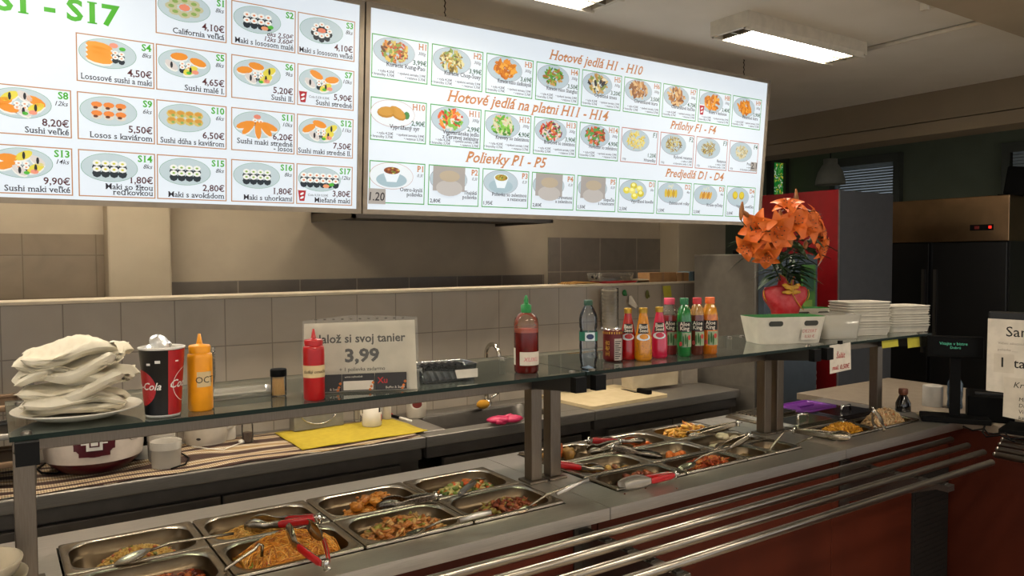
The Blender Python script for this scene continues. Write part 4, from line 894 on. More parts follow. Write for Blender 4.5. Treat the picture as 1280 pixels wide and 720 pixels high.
nn = [('bottom', .014, .20, .13, .022, .006, -.3), ('second from the bottom', .037, .205, .14, .024, .011, -.1), ('third from the bottom', .062, .215, .14, .026, .014, -.45), ('third from the top', .089, .195, .13, .024, .015, -.2), ('second from the top', .112, .205, .14, .028, .017, -.5), ('top', .140, .19, .13, .024, .014, -.25)]
for i, (w0, zz, ww, dd, hh, fo, ro) in enumerate(nn):
    rn = random.Random(i+40)
    o = napkin(ww*k, dd*k, hh*k, fo*k, i+50, ro, (rn.random()-.5)*.03, (rn.random()-.5)*.02).build('paper_napkin', NAP, None, (P.x, P.y, P.z+zz*k))
    tag(o, w0 + ' cream wad of paper napkins in the crumpled pile on the plate', 'napkin', 'napkins piled on the plate')
# cola cup
P = on(204, 519); h = hgt(P, 204, 433); rb_, rt_ = wid(P, 20.2), wid(P, 26.2); th = facing(P)
t = thing('paper_cup', 'black and red cola paper cup standing between the napkins and the orange bottle', 'cup', P)
COLA = mat('cola_red', '#a30d12', 0.35); CBLK = mat('cola_black', '#0b0b0c', 0.35); CW_ = mat('print_white', '#d8d4cc', 0.5)
rf = lambda z: rb_ + (rt_-rb_)*z/h
b = MB(); b.lathe([(rb_-.002, .004), (rb_, 0), (rb_+.0005, .006), (rt_, h-.004), (rt_+.002, h-.002), (rt_+.0022, h), (rt_-.001, h+.001), (rt_-.002, h-.004), (rb_, h-.05), (.001, h-.05)], 40, (0, 0, 0), [2, 2, 0, 2, 2, 2, 2, 2, 2], None, False)
patch(b, 0, th+.28, th+1.6, .006, h-.005, 1, 14, .0005, rf)
a0 = th - .48
v = [( (rf(h*.42)+.0011)*1, )]
def disc(b, th, z, rx, rz, m, rf, off=.0009, n=24, hole=0):
    v = [((rf(z+rz*sin(2*pi*i/n))+off)*cos(th+rx*cos(2*pi*i/n)/rf(z)), (rf(z+rz*sin(2*pi*i/n))+off)*sin(th+rx*cos(2*pi*i/n)/rf(z)), z+rz*sin(2*pi*i/n)) for i in range(n)]
    if not hole:
        R = 5; vv = []; ff = []
        for j in range(R+1):
            for i in range(n): zz = z+rz*j/R*sin(2*pi*i/n); q = th+rx*j/R*cos(2*pi*i/n)/rf(z); vv.append(((rf(zz)+off)*cos(q), (rf(zz)+off)*sin(q), zz))
        for j in range(R): ff += [(j*n+i, (j+1)*n+i, (j+1)*n+(i+1) % n, j*n+(i+1) % n) for i in range(n)]
        b.add(vv, ff, m)
    else:
        v2 = [((rf(z+rz*hole*sin(2*pi*i/n))+off)*cos(th+rx*hole*cos(2*pi*i/n)/rf(z)), (rf(z+rz*hole*sin(2*pi*i/n))+off)*sin(th+rx*hole*cos(2*pi*i/n)/rf(z)), z+rz*hole*sin(2*pi*i/n)) for i in range(n)]
        b.add(v+v2, [(i, (i+1) % n, n+(i+1) % n, n+i) for i in range(n)], m)
disc(b, th-1.30, h*.43, h*.26, h*.26, 1, rf, .0006); wrap(b, 'Coca-Cola', .022, (0, 0, 0), 0, th-1.22, h*.41, 2, .012, .4, lambda z: rf(z)+.0004)
disc(b, th+1.45, h*.46, h*.25, h*.25, 2, rf, .0010, 30, .965); wrap(b, 'Coca-Cola', .024, (0, 0, 0), 0, th+1.62, h*.43, 2, .012, .4, lambda z: rf(z)+.0012)
patch(b, 0, th-.32, th-.08, h*.79, h*.83, 2, 4, .0012, rf); patch(b, 0, th-.75, th-.55, h*.76, h*.79, 2, 3, .0012, rf); patch(b, 0, th+.62, th+.8, h*.8, h*.82, 2, 3, .0012, rf)
# th grows counter-clockwise: from the camera, larger th lies to the right
b.build('body', [CBLK, COLA, CW_], t)
LIDC = clear('clear_lid_plastic', '#f4f4f4', 1.3, .3, .65, '#cfcdc6')
for i, (dx, dy, r0, q) in enumerate(((-.012, .0, .024, .4), (.0, .006, .022, -.5), (-.006, -.010, .023, 1.0))):
    b = MB(); b.lathe([(.001, .010), (r0*.7, .011), (r0*.9, .006), (r0, 0), (r0*1.02, -.003)], 20, (0, 0, 0), 0, Matrix.Rotation(q, 4, 'X') @ Matrix.Rotation(q*.6, 4, 'Y'), False)
    tag(b.build('dome_lid', LIDC, None, (P.x+dx, P.y+dy, P.z+h-.010+.008*i)), ('lowest', 'middle', 'upper')[i] + ' clear plastic lid heaped in the cola cup', 'lid', 'clear lids in the cola cup')
# squeeze bottles
def squeeze(label, px, py, ptop, pcap, pnoz, wpx, mat_, capm, lab):
    P = on(px, py); th = facing(P); r = wid(P, wpx/2); H = hgt(P, px, ptop); hc = hgt(P, px, pcap); hn = hgt(P, px, pnoz); t = thing('squeeze_bottle', label, 'squeeze bottle', P, 0, None)
    b = MB(); b.lathe([(r*.9, 0), (r, .004), (r, H-.012), (r*.96, H-.004), (r*.8, H), (.001, H)], 28, (0, 0, 0), 0, None, False); b.build('body', mat_, t)
    b = MB(); b.lathe([(r*.86, H-.001), (r*.88, hc-.003), (r*.8, hc), (r*.3, hc+.002), (r*.24, hc+.005), (r*.10, hn), (.001, hn)], 24, (0, 0, 0), 0, None, False); b.build('nozzle_cap', capm, t)
    b = MB(); lab(b, r, H, th); b.build('label', [mat('masking_tape', '#c9b286', .75), INK, GREENP], t)
    return t
def lab1(b, r, H, th): patch(b, r, th-.25, th+1.0, H*.42, H*.68, 0); wrap(b, 'OCT', .020, (0, 0, 0), r+.0006, th+.42, H*.49, 1, .0, 0)
def lab2(b, r, H, th): patch(b, r, th-1.5, th+1.5, H*.42, H*.64, 0, 20); wrap(b, 'sladká omáčka', .0105, (0, 0, 0), r+.0006, th+.1, H*.50, 1, 0, .3)
squeeze('orange squeeze bottle with a taped handwritten label', 251, 512, 440, 431, 417, 29.5, mat('orange_plastic', '#e8980f', .38), mat('orange_cap', '#e8980f', .38), lab1)
squeeze('red squeeze bottle with a pale label band in front of the paper sign', 393, 499, 431, 424, 411, 26, REDP, REDP, lab2)
# ribbed clear cup stack behind the orange bottle
P = on(259, 501); r = wid(P, 10); H = hgt(P, 262, 434)
for i in range(10):
    z = H*.45 + i*H*.055
    b = MB(); b.lathe([(.001, -H*.42), (r*.72, -H*.42), (r, 0), (r*1.06, .001), (r*1.06, .004), (r*.98, .004)], 20, (0, 0, 0), 0, None, False)
    tag(b.build('clear_cup', clear('clear_cup_plastic', '#f2f0ea', 1.4, .06, .12, '#c8c0b0'), None, (P.x, P.y, P.z+z+.002)), ORD[9-i] + ' clear cup of the nested stack behind the orange bottle', 'cup', 'nested clear cups behind the orange bottle')
# clear tray
P = on(299, 496); b = MB(); b.loft([rrect(.17, .09, .015, 4, 0), rrect(.18, .10, .015, 4, .012), rrect(.185, .105, .015, 4, .013), rrect(.18, .10, .015, 4, .0125), rrect(.168, .088, .015, 4, .001)], 0, True, True, True, True)
tag(b.build('clear_tray', clear('clear_tray_plastic', '#eef0ee', 1.45, .06, .4, '#bcb8ae'), None, (P.x, P.y+.02, P.z)), 'flat clear plastic tray lying behind the toothpick jar', 'tray')
# toothpicks
P = on(348.5, 495); r = wid(P, 9.5); H = hgt(P, 348, 470); hc = hgt(P, 348, 461)
t = thing('toothpick_jar', 'small clear jar of toothpicks with a black lid', 'toothpick jar', P)
MB().lathe([(r*.9, 0), (r, .003), (r, H)], 20, (0, 0, 0), 0, None, False).build('jar', clear('jar_plastic', '#fbfaf4', 1.25, .04, .03), t)
MB().lathe([(r*1.05, H), (r*1.05, hc-.002), (r*.98, hc), (.001, hc)], 20, (0, 0, 0), 0, None, False).build('lid', BLACKP, t)
b = MB(); rn = random.Random(4)
for i in range(46):
    q = rn.random()*6.28; a = rn.random()**.5*r*.8; q2 = q+rn.random()*.8; b.tube([(a*cos(q), a*sin(q), .003), (a*.9*cos(q2), a*.9*sin(q2), H*.93)], .0011, 4)
tag(b.build('toothpicks', mat('toothpick_wood', '#d6ad6c', .7), t), kind='stuff')
# paper sign in a sleeve
A, B = on(378, 492.5), on(523.5, 486)
U = (B-A); W = U.length; U = U/W; N = Vector((U.y, -U.x, 0)); hh = hgt(A, 381, 397)
t = thing('paper_sign', 'white paper sign in a clear sleeve reading 3,99, standing behind the red bottle', 'sign', A)
b = MB(); up = Vector((0, 0, 1)) - N*.10; up.normalize()
def Q(a, z, n=0.0): return tuple(U*a + up*z + N*n)
b.add([Q(.003, 0), Q(W-.004, 0), Q(W-.007, hh-.012), Q(.006, hh-.016), Q(.003, 0, -.0015), Q(W-.004, 0, -.0015), Q(W-.007, hh-.012, -.0015), Q(.006, hh-.016, -.0015)], [(0,1,2,3),(5,4,7,6),(0,4,5,1),(1,5,6,2),(2,6,7,3),(3,7,4,0)])
write(b, 'Nalož si svoj tanier', .030, Q(W*.49, hh*.655, .0008), U, up, 1, .020, 0, 'CENTER', W*.80); write(b, '3,99', .045, Q(W*.51, hh*.40, .0008), U, up, 1, .034, 0, 'CENTER', None, 1.12); write(b, '+ 1 polievka zadarmo', .013, Q(W*.51, hh*.275, .0008), U, up, 1, .008, 0, 'CENTER', W*.5)
b.build('sheet', [PAPER, INK], t)
s = MB(); s.add([Q(-.002, 0, .002), Q(W+.002, 0, .002), Q(W, hh-.004, .002), Q(W*.45, hh+.004, .002), Q(.002, hh-.008, .002)], [(0, 1, 2, 3, 4)])
for i in range(11): a = W*(.12+.075*i); s.add([Q(a-.003, hh-.0075, .0025), Q(a+.003, hh-.0075, .0025), Q(a+.003, hh-.0045, .0025), Q(a-.003, hh-.0045, .0025)], [(0,1,2,3)], 1)
s.build('sleeve', [clear('sleeve_film', '#f8f8f4', 1.3, .15, .12, '#d8d4c8'), mat('punched_hole', '#6a6256', .8)], t)
CARD = mat('business_card_black', '#1f1b19', .5); ORNG = mat('card_orange', '#c86a20', .6)
for i, (a0, a1, lb_) in enumerate(((.10, .33, 'dark business card half hidden behind the red bottle'), (.335, .61, 'dark business card with a white field, middle of three'), (.615, .89, 'dark business card with red letters, right of three'))):
    c = MB(); z0, z1 = .004, hh*.245; n0 = .012 - .004*0
    c.add([Q(W*a0, z0, n0), Q(W*a1, z0, n0), Q(W*a1, z1, n0), Q(W*a0, z1, n0), Q(W*a0, z0, n0-.001), Q(W*a1, z0, n0-.001), Q(W*a1, z1, n0-.001), Q(W*a0, z1, n0-.001)], [(0,1,2,3),(5,4,7,6),(0,4,5,1),(1,5,6,2),(2,6,7,3),(3,7,4,0)])
    if i == 1: c.add([Q(W*(a0+.01), z0+.002, n0+.0004), Q(W*(a1-.01), z0+.002, n0+.0004), Q(W*(a1-.01), z1*.62, n0+.0004), Q(W*(a0+.01), z1*.62, n0+.0004)], [(0,1,2,3)], 1); write(c, 'www.xufood.sk', .007, Q(W*(a0+.02), z1*.8, n0+.0004), U, up, 1)
    if i == 2: write(c, 'Xu', .021, Q(W*(a0+.02), z1*.45, n0+.0004), U, up, 2, .01); write(c, 'Buffet & Sushi', .0085, Q(W*(a1-.02), z1*.15, n0+.0004), U, up, 1, 0, 0, 'RIGHT')
    if i == 0: write(c, '& Sushi', .008, Q(W*(a1-.02), z1*.15, n0+.0004), U, up, 1, 0, 0, 'RIGHT')
    for kx, kz in ((.9, .3), (.95, .5), (.86, .14)): c.add([Q(W*(a0+(a1-a0)*kx)+dx*.004, z1*kz+dz*.004, n0+.0005) for dx, dz in ((-1, 0), (0, -1), (1, 0), (0, 1))], [(0,1,2,3)], 3)
    tag(c.build('business_card', [CARD, PAPER, mat('card_red', '#b01c1c', .6), ORNG], None, A), lb_, 'business card', 'business cards propped on the sign')
# cutlery box
A = on(527, 481); B = on(598, 474.5); U = (B-A); W = U.length; U /= W; Nn = Vector((-U.y, U.x, 0)); q = math.atan2(U.y, U.x); H = hgt(A, 524, 460)
t = thing('cutlery_box', 'clear plastic box of wrapped cutlery right of the paper sign', 'box', A, q)
b = MB(); D_ = .10; b.loft([rrect(W*.92, D_*.9, .01, 3, 0, (W/2, D_/2)), rrect(W, D_, .012, 3, H, (W/2, D_/2)), rrect(W+.008, D_+.008, .012, 3, H+.001, (W/2, D_/2)), rrect(W*.98, D_*.97, .012, 3, H-.001, (W/2, D_/2)), rrect(W*.90, D_*.86, .01, 3, .002, (W/2, D_/2))], 0, True, True, True, True)
b.build('tub', clear('tub_plastic', '#e4e8ec', 1.4, .06, .14, '#9a9a98'), t)
b = MB(); b.add([(W*.60, -.006, H*.2), (W*.97, -.006, H*.2), (W*.97, -.0065, H*.72), (W*.56, -.0065, H*.72)], [(0, 1, 2, 3)]); b.build('label', PAPER, t)
for i in range(7):
    x = .014+i*(W-.03)/7; b = MB(); b.cbox((0, 0, 0), (.010, .08, H*.80), 0, Matrix.Rotation(-.45, 4, 'Y'))
    b.cbox((0.003, 0, H*.38), (.013, .05, .008), 1, Matrix.Rotation(-.45, 4, 'Y'))
    p = A + U*x + Nn*.05; tag(b.build('cutlery_pouch', [mat('grey_pouch', '#a8a299', .6), BLACKP], None, (p.x, p.y, p.z+H*.50), q), ('first', 'second', 'third', 'fourth', 'fifth', 'sixth', 'seventh')[i] + ' dark cutlery pouch from the paper sign in the clear box', 'cutlery pouch', 'cutlery pouches in the clear box')
# sriracha
P = on(658, 465); r = wid(P, 15.3); th = facing(P); hs = hgt(P, 658, 404); hN = hgt(P, 658, 390); hc1 = hgt(P, 658, 381); ht = hgt(P, 658, 369)
t = thing('chilli_sauce_bottle', 'clear bottle of red chilli sauce with a green pointed cap', 'sauce bottle', P)
hl = hgt(P, 658, 415); b = MB(); b.lathe([(r*.9, 0), (r, .006), (r, hl)], 28, (0, 0, 0), 0, None, False); b.lathe([(r*.985, hl), (r*.985, hl+.012), (.001, hl+.008)], 28, (0, 0, 0), 1, None, False)
b.build('sauce', [mat('chilli_red', '#5c0d08', .2, h2='#4a0906', scale=14), mat('chilli_film', '#b8391a', .25)], t)
MB().lathe([(r*1.01, hl), (r*1.01, hs), (r*.92, hs+(hN-hs)*.5), (r*.62, hN-.004), (r*.42, hN)], 28, (0, 0, 0), 0, None, False).build('bottle', clear('bottle_clear', '#f2e8dc', 1.45, .03, .10, '#c8a890'), t)
MB().lathe([(r*.42, hN-.002), (r*.44, hc1), (r*.30, hc1+.001), (r*.18, hc1+.006), (r*.2, hc1+.012), (r*.08, ht), (.001, ht)], 20, (0, 0, 0), 0, None, False).build('cap', GREENP, t)
b = MB(); patch(b, r, th-.55, th+1.5, hl*.20, hl*.53, 0, 12); wrap(b, 'XUXU', .017, (0, 0, 0), r+.0006, th+.45, hl*.30, 1, 0, .2); patch(b, r, th-1.5, th-1.05, hl*.2, hl*.62, 0, 6)
b.build('label', [mat('white_label', '#cfc4b4', .6), mat('pink_ink', '#c0405a', .7)], t)
# water bottle
P = on(735.5, 461); r = wid(P, 11.5); th = facing(P); H = hgt(P, 735, 375); t = thing('water_bottle', 'clear water bottle with a dark green cap and a green label band', 'water bottle', P)
WB = clear('water_plastic', '#eef2f5', 1.4, .02, .03, '#a8b8c8')
prof = [(r*.7, 0), (r*.9, H*.02), (r*.82, H*.06), (r*.95, H*.12), (r, H*.2), (r*.93, H*.26), (r, H*.32), (r*.97, H*.40), (r*.97, H*.54), (r*.9, H*.58), (r, H*.62), (r, H*.74), (r*.9, H*.80), (r*.6, H*.88), (r*.42, H*.92)]
MB().lathe(prof, 28, (0, 0, 0), 0, None, False).build('bottle', WB, t)
MB().lathe([(r*.48, H*.925), (r*.48, H*.995), (r*.42, H), (.001, H)], 20, (0, 0, 0), 0, None, False).build('cap', mat('dark_green_cap', '#0e4630', .4), t)
b = MB(); patch(b, r, th-3.1, th+3.1, H*.415, H*.545, 0, 30, .0002); patch(b, r*.97, th-.35, th+.75, H*.42, H*.54, 1, 8, .0012); disc(b, th+.2, H*.48, .011, .008, 2, lambda z: r*.97, .002, 16); b.build('label', [mat('label_green', '#1f6a52', .5), mat('label_white', '#c8d4d8', .5), mat('label_navy', '#1c2f56', .5)], t)
MB().lathe([(r*.5, 0.001), (r*.72, .004), (.001, H*.05)], 5, (0, 0, 0), 0, None, False, sm=False).build('base_facets', mat('pet_glint', '#9fb6cc', .1, 0, spec=1), t)
# can
P = on(766, 451); r = wid(P, 12.4); th = facing(P); H = hgt(P, 766, 411); t = thing('drink_can', 'short dark red drink can beside the water bottle', 'can', P)
MB().lathe([(r*.75, 0), (r*.97, .006), (r, .010), (r, H-.010), (r*.9, H-.002)], 28).build('body', mat('can_red', '#5c0d10', .3, .3), t)
MB().lathe([(r*.9, H-.002), (r*.88, H), (r*.82, H), (r*.8, H-.003), (.001, H-.003)], 28, (0, 0, 0), 0, None, False).build('lid', CHROME, t)
b = MB(); patch(b, r, th+.15, th+1.1, H*.05, H*.72, 0, 8)
for i in range(9): patch(b, r, th+.22, th+.62+.3*((i*7) % 3)/2, H*(.10+.065*i), H*(.125+.065*i), 2, 4, .0012)
wrap(b, '王老吉', .017, (0, 0, 0), r+.0006, th-.55, H*.42, 1, .01, 0, None, 0, True)
for i in range(12): q = th-1.4+i*.25; patch(b, r, q, q+.12, H*.86, H*.93, 1, 2, .001)
b.build('label', [mat('label_grey', '#a89c92', .6), mat('label_gold', '#b98a2c', .5), INK], t)
# small glass bottles and juice bottles
def small(label, px, py, wpx, ptop, liq, dots):
    P = on(px, py); r = wid(P, wpx/2); th = facing(P); H = hgt(P, px, ptop); t = thing('drink_bottle', label, 'drink bottle', P, 0, 'small seed drink bottles')
    rf = lambda z: r if z < H*.40 else (r + (r*.42-r)*min(1, (z-H*.40)/(H*.5)))
    b = MB(); b.lathe([(r*.85, 0), (r*.92, .002), (r*.96, .004)] + [(rf(H*q), H*q) for q in (.05, .2, .4, .5, .6, .7, .8, .9, .925)], 28, (0, 0, 0), 0, None, False); rn = random.Random(int(px))
    if dots:
        for i in range(110): q = th-1.5+3*rn.random(); z = H*(.06+.36*rn.random()); disc(b, q, z, .0011, .0013, 1, rf, .0006, 5)
    b.build('bottle', [liq, INK], t)
    MB().lathe([(r*.50, H*.90), (r*.50, H*.985), (r*.46, H), (.001, H)], 18, (0, 0, 0), 0, None, False).build('cap', mat('gold_cap', '#a8842e', .3, .7), t)
    b = MB(); patch(b, 0, th-.75, th+.75, H*.52, H*.70, 0, 8, .0007, rf); wrap(b, 'Basil', .017, (0, 0, 0), 0, th+.05, H*.615, 1, .02, .1, lambda z: rf(z)+.0010); wrap(b, 'Seed', .015, (0, 0, 0), 0, th+.1, H*.545, 1, .02, .1, lambda z: rf(z)+.0010)
    disc(b, th, H*.45, r*.8, H*.065, 2, rf, .0009, 16); disc(b, th+.1, H*.46, r*.5, H*.05, 3, rf, .0014, 12)
    b.build('label', [INK, mat('label_cream', '#d8cfc0', .6), mat('label_white', '#c8d4d8', .5), liq], t)
LQ = lambda n, h: mat(n, h, .12, 0, None, 20, 0, .6, .6)
small('small bottle of red seed drink with a gold cap next to the can', 785, 449, 20, 385, LQ('drink_red', '#a30f12'), False)
small('small bottle of orange seed drink with a gold cap', 804, 450, 22, 384.5, LQ('drink_amber', '#c47d10'), True)
small('small bottle of pink seed drink with a gold cap', 824, 447, 20.5, 383.5, LQ('drink_pink', '#b8123c'), False)
def aloe(label, px, py, wpx, ptop, liq, capc, neck):
    P = on(px, py); r = wid(P, wpx/2); th = facing(P); H = hgt(P, px, ptop); t = thing('juice_bottle', label, 'juice bottle', P, 0, 'aloe juice bottles')
    MB().lathe([(r*.8, 0), (r*.95, .004), (r*.95, H*.14), (r, H*.16), (r, H*.66), (r*.97, H*.70), (r*.85, H*.80), (r*.55, H*.88), (r*.5, H*.90)], 24, (0, 0, 0), [0, 0, 0, 0, 0, 1, 1, 1], None, False).build('bottle', [liq, neck], t)
    MB().lathe([(r*.62, H*.89), (r*.62, H*.99), (r*.58, H), (.001, H)], 18, (0, 0, 0), 0, None, False).build('cap', capc, t)
    rf = lambda z: r
    b = MB(); patch(b, r, th-1.55, th+1.55, H*.16, H*.66, 0, 16, .0004); patch(b, r, th-1.0, th+1.2, H*.43, H*.60, 1, 10, .0009)
    wrap(b, 'Aloe', .018, (0, 0, 0), r+.0012, th+.1, H*.53, 2, .02); wrap(b, 'King', .018, (0, 0, 0), r+.0012, th+.1, H*.455, 2, .02)
    patch(b, r, th-.2, th+1.2, H*.17, H*.41, 3, 8, .0008)
    for q, z in ((-.1, .27), (.2, .3), (.45, .26)): disc(b, th+q, H*z, r*.12, H*.1, 4, rf, .0014, 8)
    disc(b, th+.75, H*.33, r*.24, H*.045, 5, rf, .0014, 12); disc(b, th-.45, H*.22, r*.22, H*.04, 5, rf, .0014, 12)
    b.build('label', [liq, INK, mat('label_cream', '#d8cfc0', .6), mat('label_leaf_pale', '#8a9a78', .6), mat('label_leaf', '#2a5a28', .6), mat('label_fruit', '#b03a34', .6)], t)
aloe('aloe juice bottle with a pink cap, first of the four', 836.5, 442.5, 22, 372.5, LQ('juice_clear_red', '#7a2024'), mat('cap_pink', '#d0405e', .4), clear('neck_clear', '#e8e4de', 1.45, .03, .25, '#b8b0a4'))
aloe('green aloe juice bottle with a dark green cap', 855, 445, 18, 372.5, LQ('juice_green', '#146a2c'), mat('cap_green', '#12663a', .4), LQ('juice_green', '#146a2c'))
aloe('aloe juice bottle with a red cap between the green and the orange ones', 871, 443, 18, 372, LQ('juice_dark', '#5c2418'), mat('cap_red', '#b8202c', .4), LQ('juice_amber', '#a0743c'))
aloe('orange aloe juice bottle with an orange cap, last of the four', 887, 442, 19.5, 371.5, LQ('juice_orange', '#c06a14'), mat('cap_orange', '#d8621c', .4), LQ('juice_orange2', '#c8861c'))
# baskets, trays
def basket(label, c, q, L, D_, H):
    t = thing('storage_basket', label, 'basket', c, q); b = MB()
    lo = [rrect(L*.86, D_*.84, .03, 5, 0), rrect(L, D_, .035, 5, H)]; li = [rrect(L*.985, D_*.97, .034, 5, H), rrect(L*.85, D_*.82, .03, 5, .004)]
    b.loft([lo[0], lo[1]], 0, True, True, True); b.loft([lo[1], li[0]], 1); b.loft(li, 1, True, True, False, True)
    b.build('tub', [mat('basket_white', '#c9c3b4', .4), mat('basket_green', '#2c7a34', .4)], t)
    for s in (-.62, .0, .62):
        g = MB(); w_ = .045 if s else .0
        if not s: continue
        for y in (-1,):
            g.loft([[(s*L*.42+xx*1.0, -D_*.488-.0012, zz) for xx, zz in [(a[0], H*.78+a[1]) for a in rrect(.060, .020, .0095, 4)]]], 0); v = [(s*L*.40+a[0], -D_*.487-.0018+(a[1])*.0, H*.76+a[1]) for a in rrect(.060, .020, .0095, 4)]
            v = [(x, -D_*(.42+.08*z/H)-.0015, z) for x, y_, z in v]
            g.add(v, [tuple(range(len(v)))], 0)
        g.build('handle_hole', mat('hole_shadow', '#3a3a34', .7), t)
    return t
P0 = on(951, 431); P1 = on(1030, 428.5); c = (P0+P1)/2; U = (P1-P0); L = U.length*1.12; q = math.atan2(U.y, U.x); D_ = .16; H = hgt(P0, 952, 397)
nrm = Vector((-U.y, U.x, 0)).normalized(); cc = c + nrm*(D_*.45)
bk = basket('white basket with a green inside in front of the flower vase', cc, q, L, D_, H)
n_ = MB(); n_.add([(L*.10, -D_*.462, H*.14), (L*.34, -D_*.462, H*.14), (L*.33, -D_*.489, H*.60), (L*.11, -D_*.489, H*.60)], [(0, 1, 2, 3)]); n_.v = [(x, y-.004, z) for x, y, z in n_.v]
vv = (Vector((0, -D_*.027, H*.46))).normalized(); write(n_, 'DEZERT', .017, (L*.22, -D_*.478-.005, H*.42), (1, 0, 0), vv, 1, 0, .1, 'CENTER'); write(n_, '0,50 €', .016, (L*.22, -D_*.468-.005, H*.22), (1, 0, 0), vv, 1, 0, .1, 'CENTER'); n_.build('note', [mat('note_white', '#cfc8ba', .7), REDINK], bk)
P2 = on(1032, 414); p = P2 + Vector((.0, .10, 0)); basket('second white basket with a green inside, half hidden behind the first', (p.x, p.y, p.z), q, .20, .12, hgt(p, 1030, 383))
# clear container
P = on(1056, 424); H = hgt(P, 1050, 394)
b = MB(); b.loft([rrect(.15, .11, .02, 4, 0), rrect(.175, .13, .02, 4, H), rrect(.165, .12, .02, 4, H), rrect(.145, .105, .02, 4, .003)], 0, True, True, True, True)
tag(b.build('plastic_container', clear('milky_container', '#e8e6de', 1.4, .12, .6, '#c4bfb2'), None, (P.x+.02, P.y+.06, P.z), q), 'milky plastic container between the basket and the foam trays', 'container')
# foam trays: two stacks, each tray a thing
FOAM = mat('foam_white', '#cbc5b6', .75)
def foam(label, x, y, z, a, grp, dj):
    b = MB(); W_, D_ = .215, .150
    b.loft([rrect(W_*.92, D_*.90, .02, 4, 0), rrect(W_*.97, D_*.96, .022, 4, .026), rrect(W_*1.0, D_*1.0, .022, 4, .027), rrect(W_*1.0, D_*1.0, .022, 4, .030), rrect(W_*.95, D_*.94, .02, 4, .030), rrect(W_*.90, D_*.88, .02, 4, .003)], 0, True, True, True, True)
    tag(b.build('foam_tray', FOAM, None, (x, y, z), a), label, 'foam tray', grp)
rn = random.Random(8)
for nm, px, py, ptop, n, dx in (('left', 1091, 420, 375.5, 11, 0), ('right', 1141, 415.5, 380, 9, 0)):
    P = on(px, py); P.y += .08; P.x += .03; H = hgt(P, px, ptop)
    st = (H-.030)/(n-1)
    for i in range(n): foam(ORD[n-1-i] + ' white foam tray of the %s nested stack on the right glass shelf' % ('taller' if nm == 'left' else 'lower'), P.x+(rn.random()-.5)*.006, P.y+(rn.random()-.5)*.006, P.z+i*st+.0005, q+.02+(rn.random()-.5)*.03, nm.replace('left', 'taller').replace('right', 'lower') + ' stack of foam trays', 0)
# vase and lilies
P = aty(981, 415, 2.05); P.z = GZ; H = hgt(P, 981, 356)
t = thing('flower_vase', 'red vase shaped like a silk dress with gold trim, holding orange lilies', 'vase', P, q+.05)
VR = mat('red_brocade', '#b00f1a', .4, h2='#b8383a', scale=45); VG = mat('gold_trim', '#c8921c', .4)
kx = wid(P, 1)
def ringe(rx, ry, z, n=28): return [(rx*cos(2*pi*i/n), ry*sin(2*pi*i/n), z) for i in range(n)]
pz_ = [(17, 0, 10.5), (17.5, .05, 11), (16.5, .22, 10.5), (17.5, .40, 11), (20, .52, 12.5), (25, .62, 13), (29.5, .70, 12), (31.5, .78, 10.5), (31.5, .88, 9), (29, .95, 8.5), (20, .98, 8.5), (11, 1.0, 8), (8, 1.02, 7)]
b = MB(); b.loft([ringe(a*kx, c*kx, H*zz, 40) for a, zz, c in pz_], 0, True, True, True)
b.build('body', VR, t)
ff = lambda x, z: (x, -math.sqrt(max(.02, 1-(x/(27*kx))**2))*13*kx - .002, z)
for s in (-1, 1):
    g = MB(); g.tube([(s*31.6*kx, -2*kx, H*.90), (s*32.3*kx, -3*kx, H*.83), (s*31.6*kx, -3.5*kx, H*.76), (s*29*kx, -4*kx, H*.68)], .0022, 6); g.build('sleeve_trim', VG, t)
    g = MB(); g.tube([(s*1*kx, -9*kx, H*1.02), (s*6*kx, -8*kx, H*1.16), (s*11*kx, -3*kx, H*1.22), (s*12*kx, 2*kx, H*1.12)], .002, 6); g.build('collar_trim', VG, t)
g = MB(); g.tube([ff(0, H*1.06), ff(0, H*.98), ff(0, H*.86), ff(2*kx, H*.80), ff(8*kx, H*.66), ff(16*kx, H*.54), ff(20*kx, H*.50)], .0022, 6); g.build('front_cord', VG, t)
g = MB(); g.blob(ff(0, H*.91), (3*kx, .005, 3*kx), 0, .02, 10, 6)
for s in (-1, 1):
    for zz in (.84, .98):
        g.blob(ff(s*4.5*kx, H*(.91+(zz-.91)*.7)), (6*kx, .003, 2.8*kx), 0, .05, 10, 6); g.blob(ff(s*9*kx, H*(zz+.02)), (4.5*kx, .003, 2*kx), 0, .05, 10, 6)
g.build('knot_button', VG, t)
for s in (-1, 1):
    c = MB(); c.loft([[(s*2*kx, -9*kx, H*1.0), (s*2*kx, -8*kx, H*1.0)], [(s*6*kx, -9*kx, H*1.14), (s*6*kx, -7.5*kx, H*1.14)], [(s*11*kx, -5*kx, H*1.20), (s*11*kx, -3*kx, H*1.20)], [(s*11*kx, 1*kx, H*1.0), (s*10*kx, 2*kx, H*1.0)]], 0, True, False)
    c.add([(s*2*kx, -9*kx, H*1.0), (s*6*kx, -9*kx, H*1.14), (s*11*kx, -5*kx, H*1.2), (s*11*kx, 0, H*1.0), (s*8*kx, -6*kx, H*.97)], [(0, 1, 2, 3, 4)]); c.build('collar', VR, t)
PET = mat('lily_orange', '#dc6e1e', .55, h2='#d06218', scale=9); LEAF = mat('lily_leaf', '#22351a', .45, h2='#2a4020'); STM = mat('lily_stem_green', '#2a3a1c', .5); BUD = mat('lily_bud', '#8a5a2c', .5, h2='#a8642c', scale=20); ANTH = mat('lily_anther', '#3c1c10', .6)
top = Vector((P.x, P.y, P.z+H*1.0))
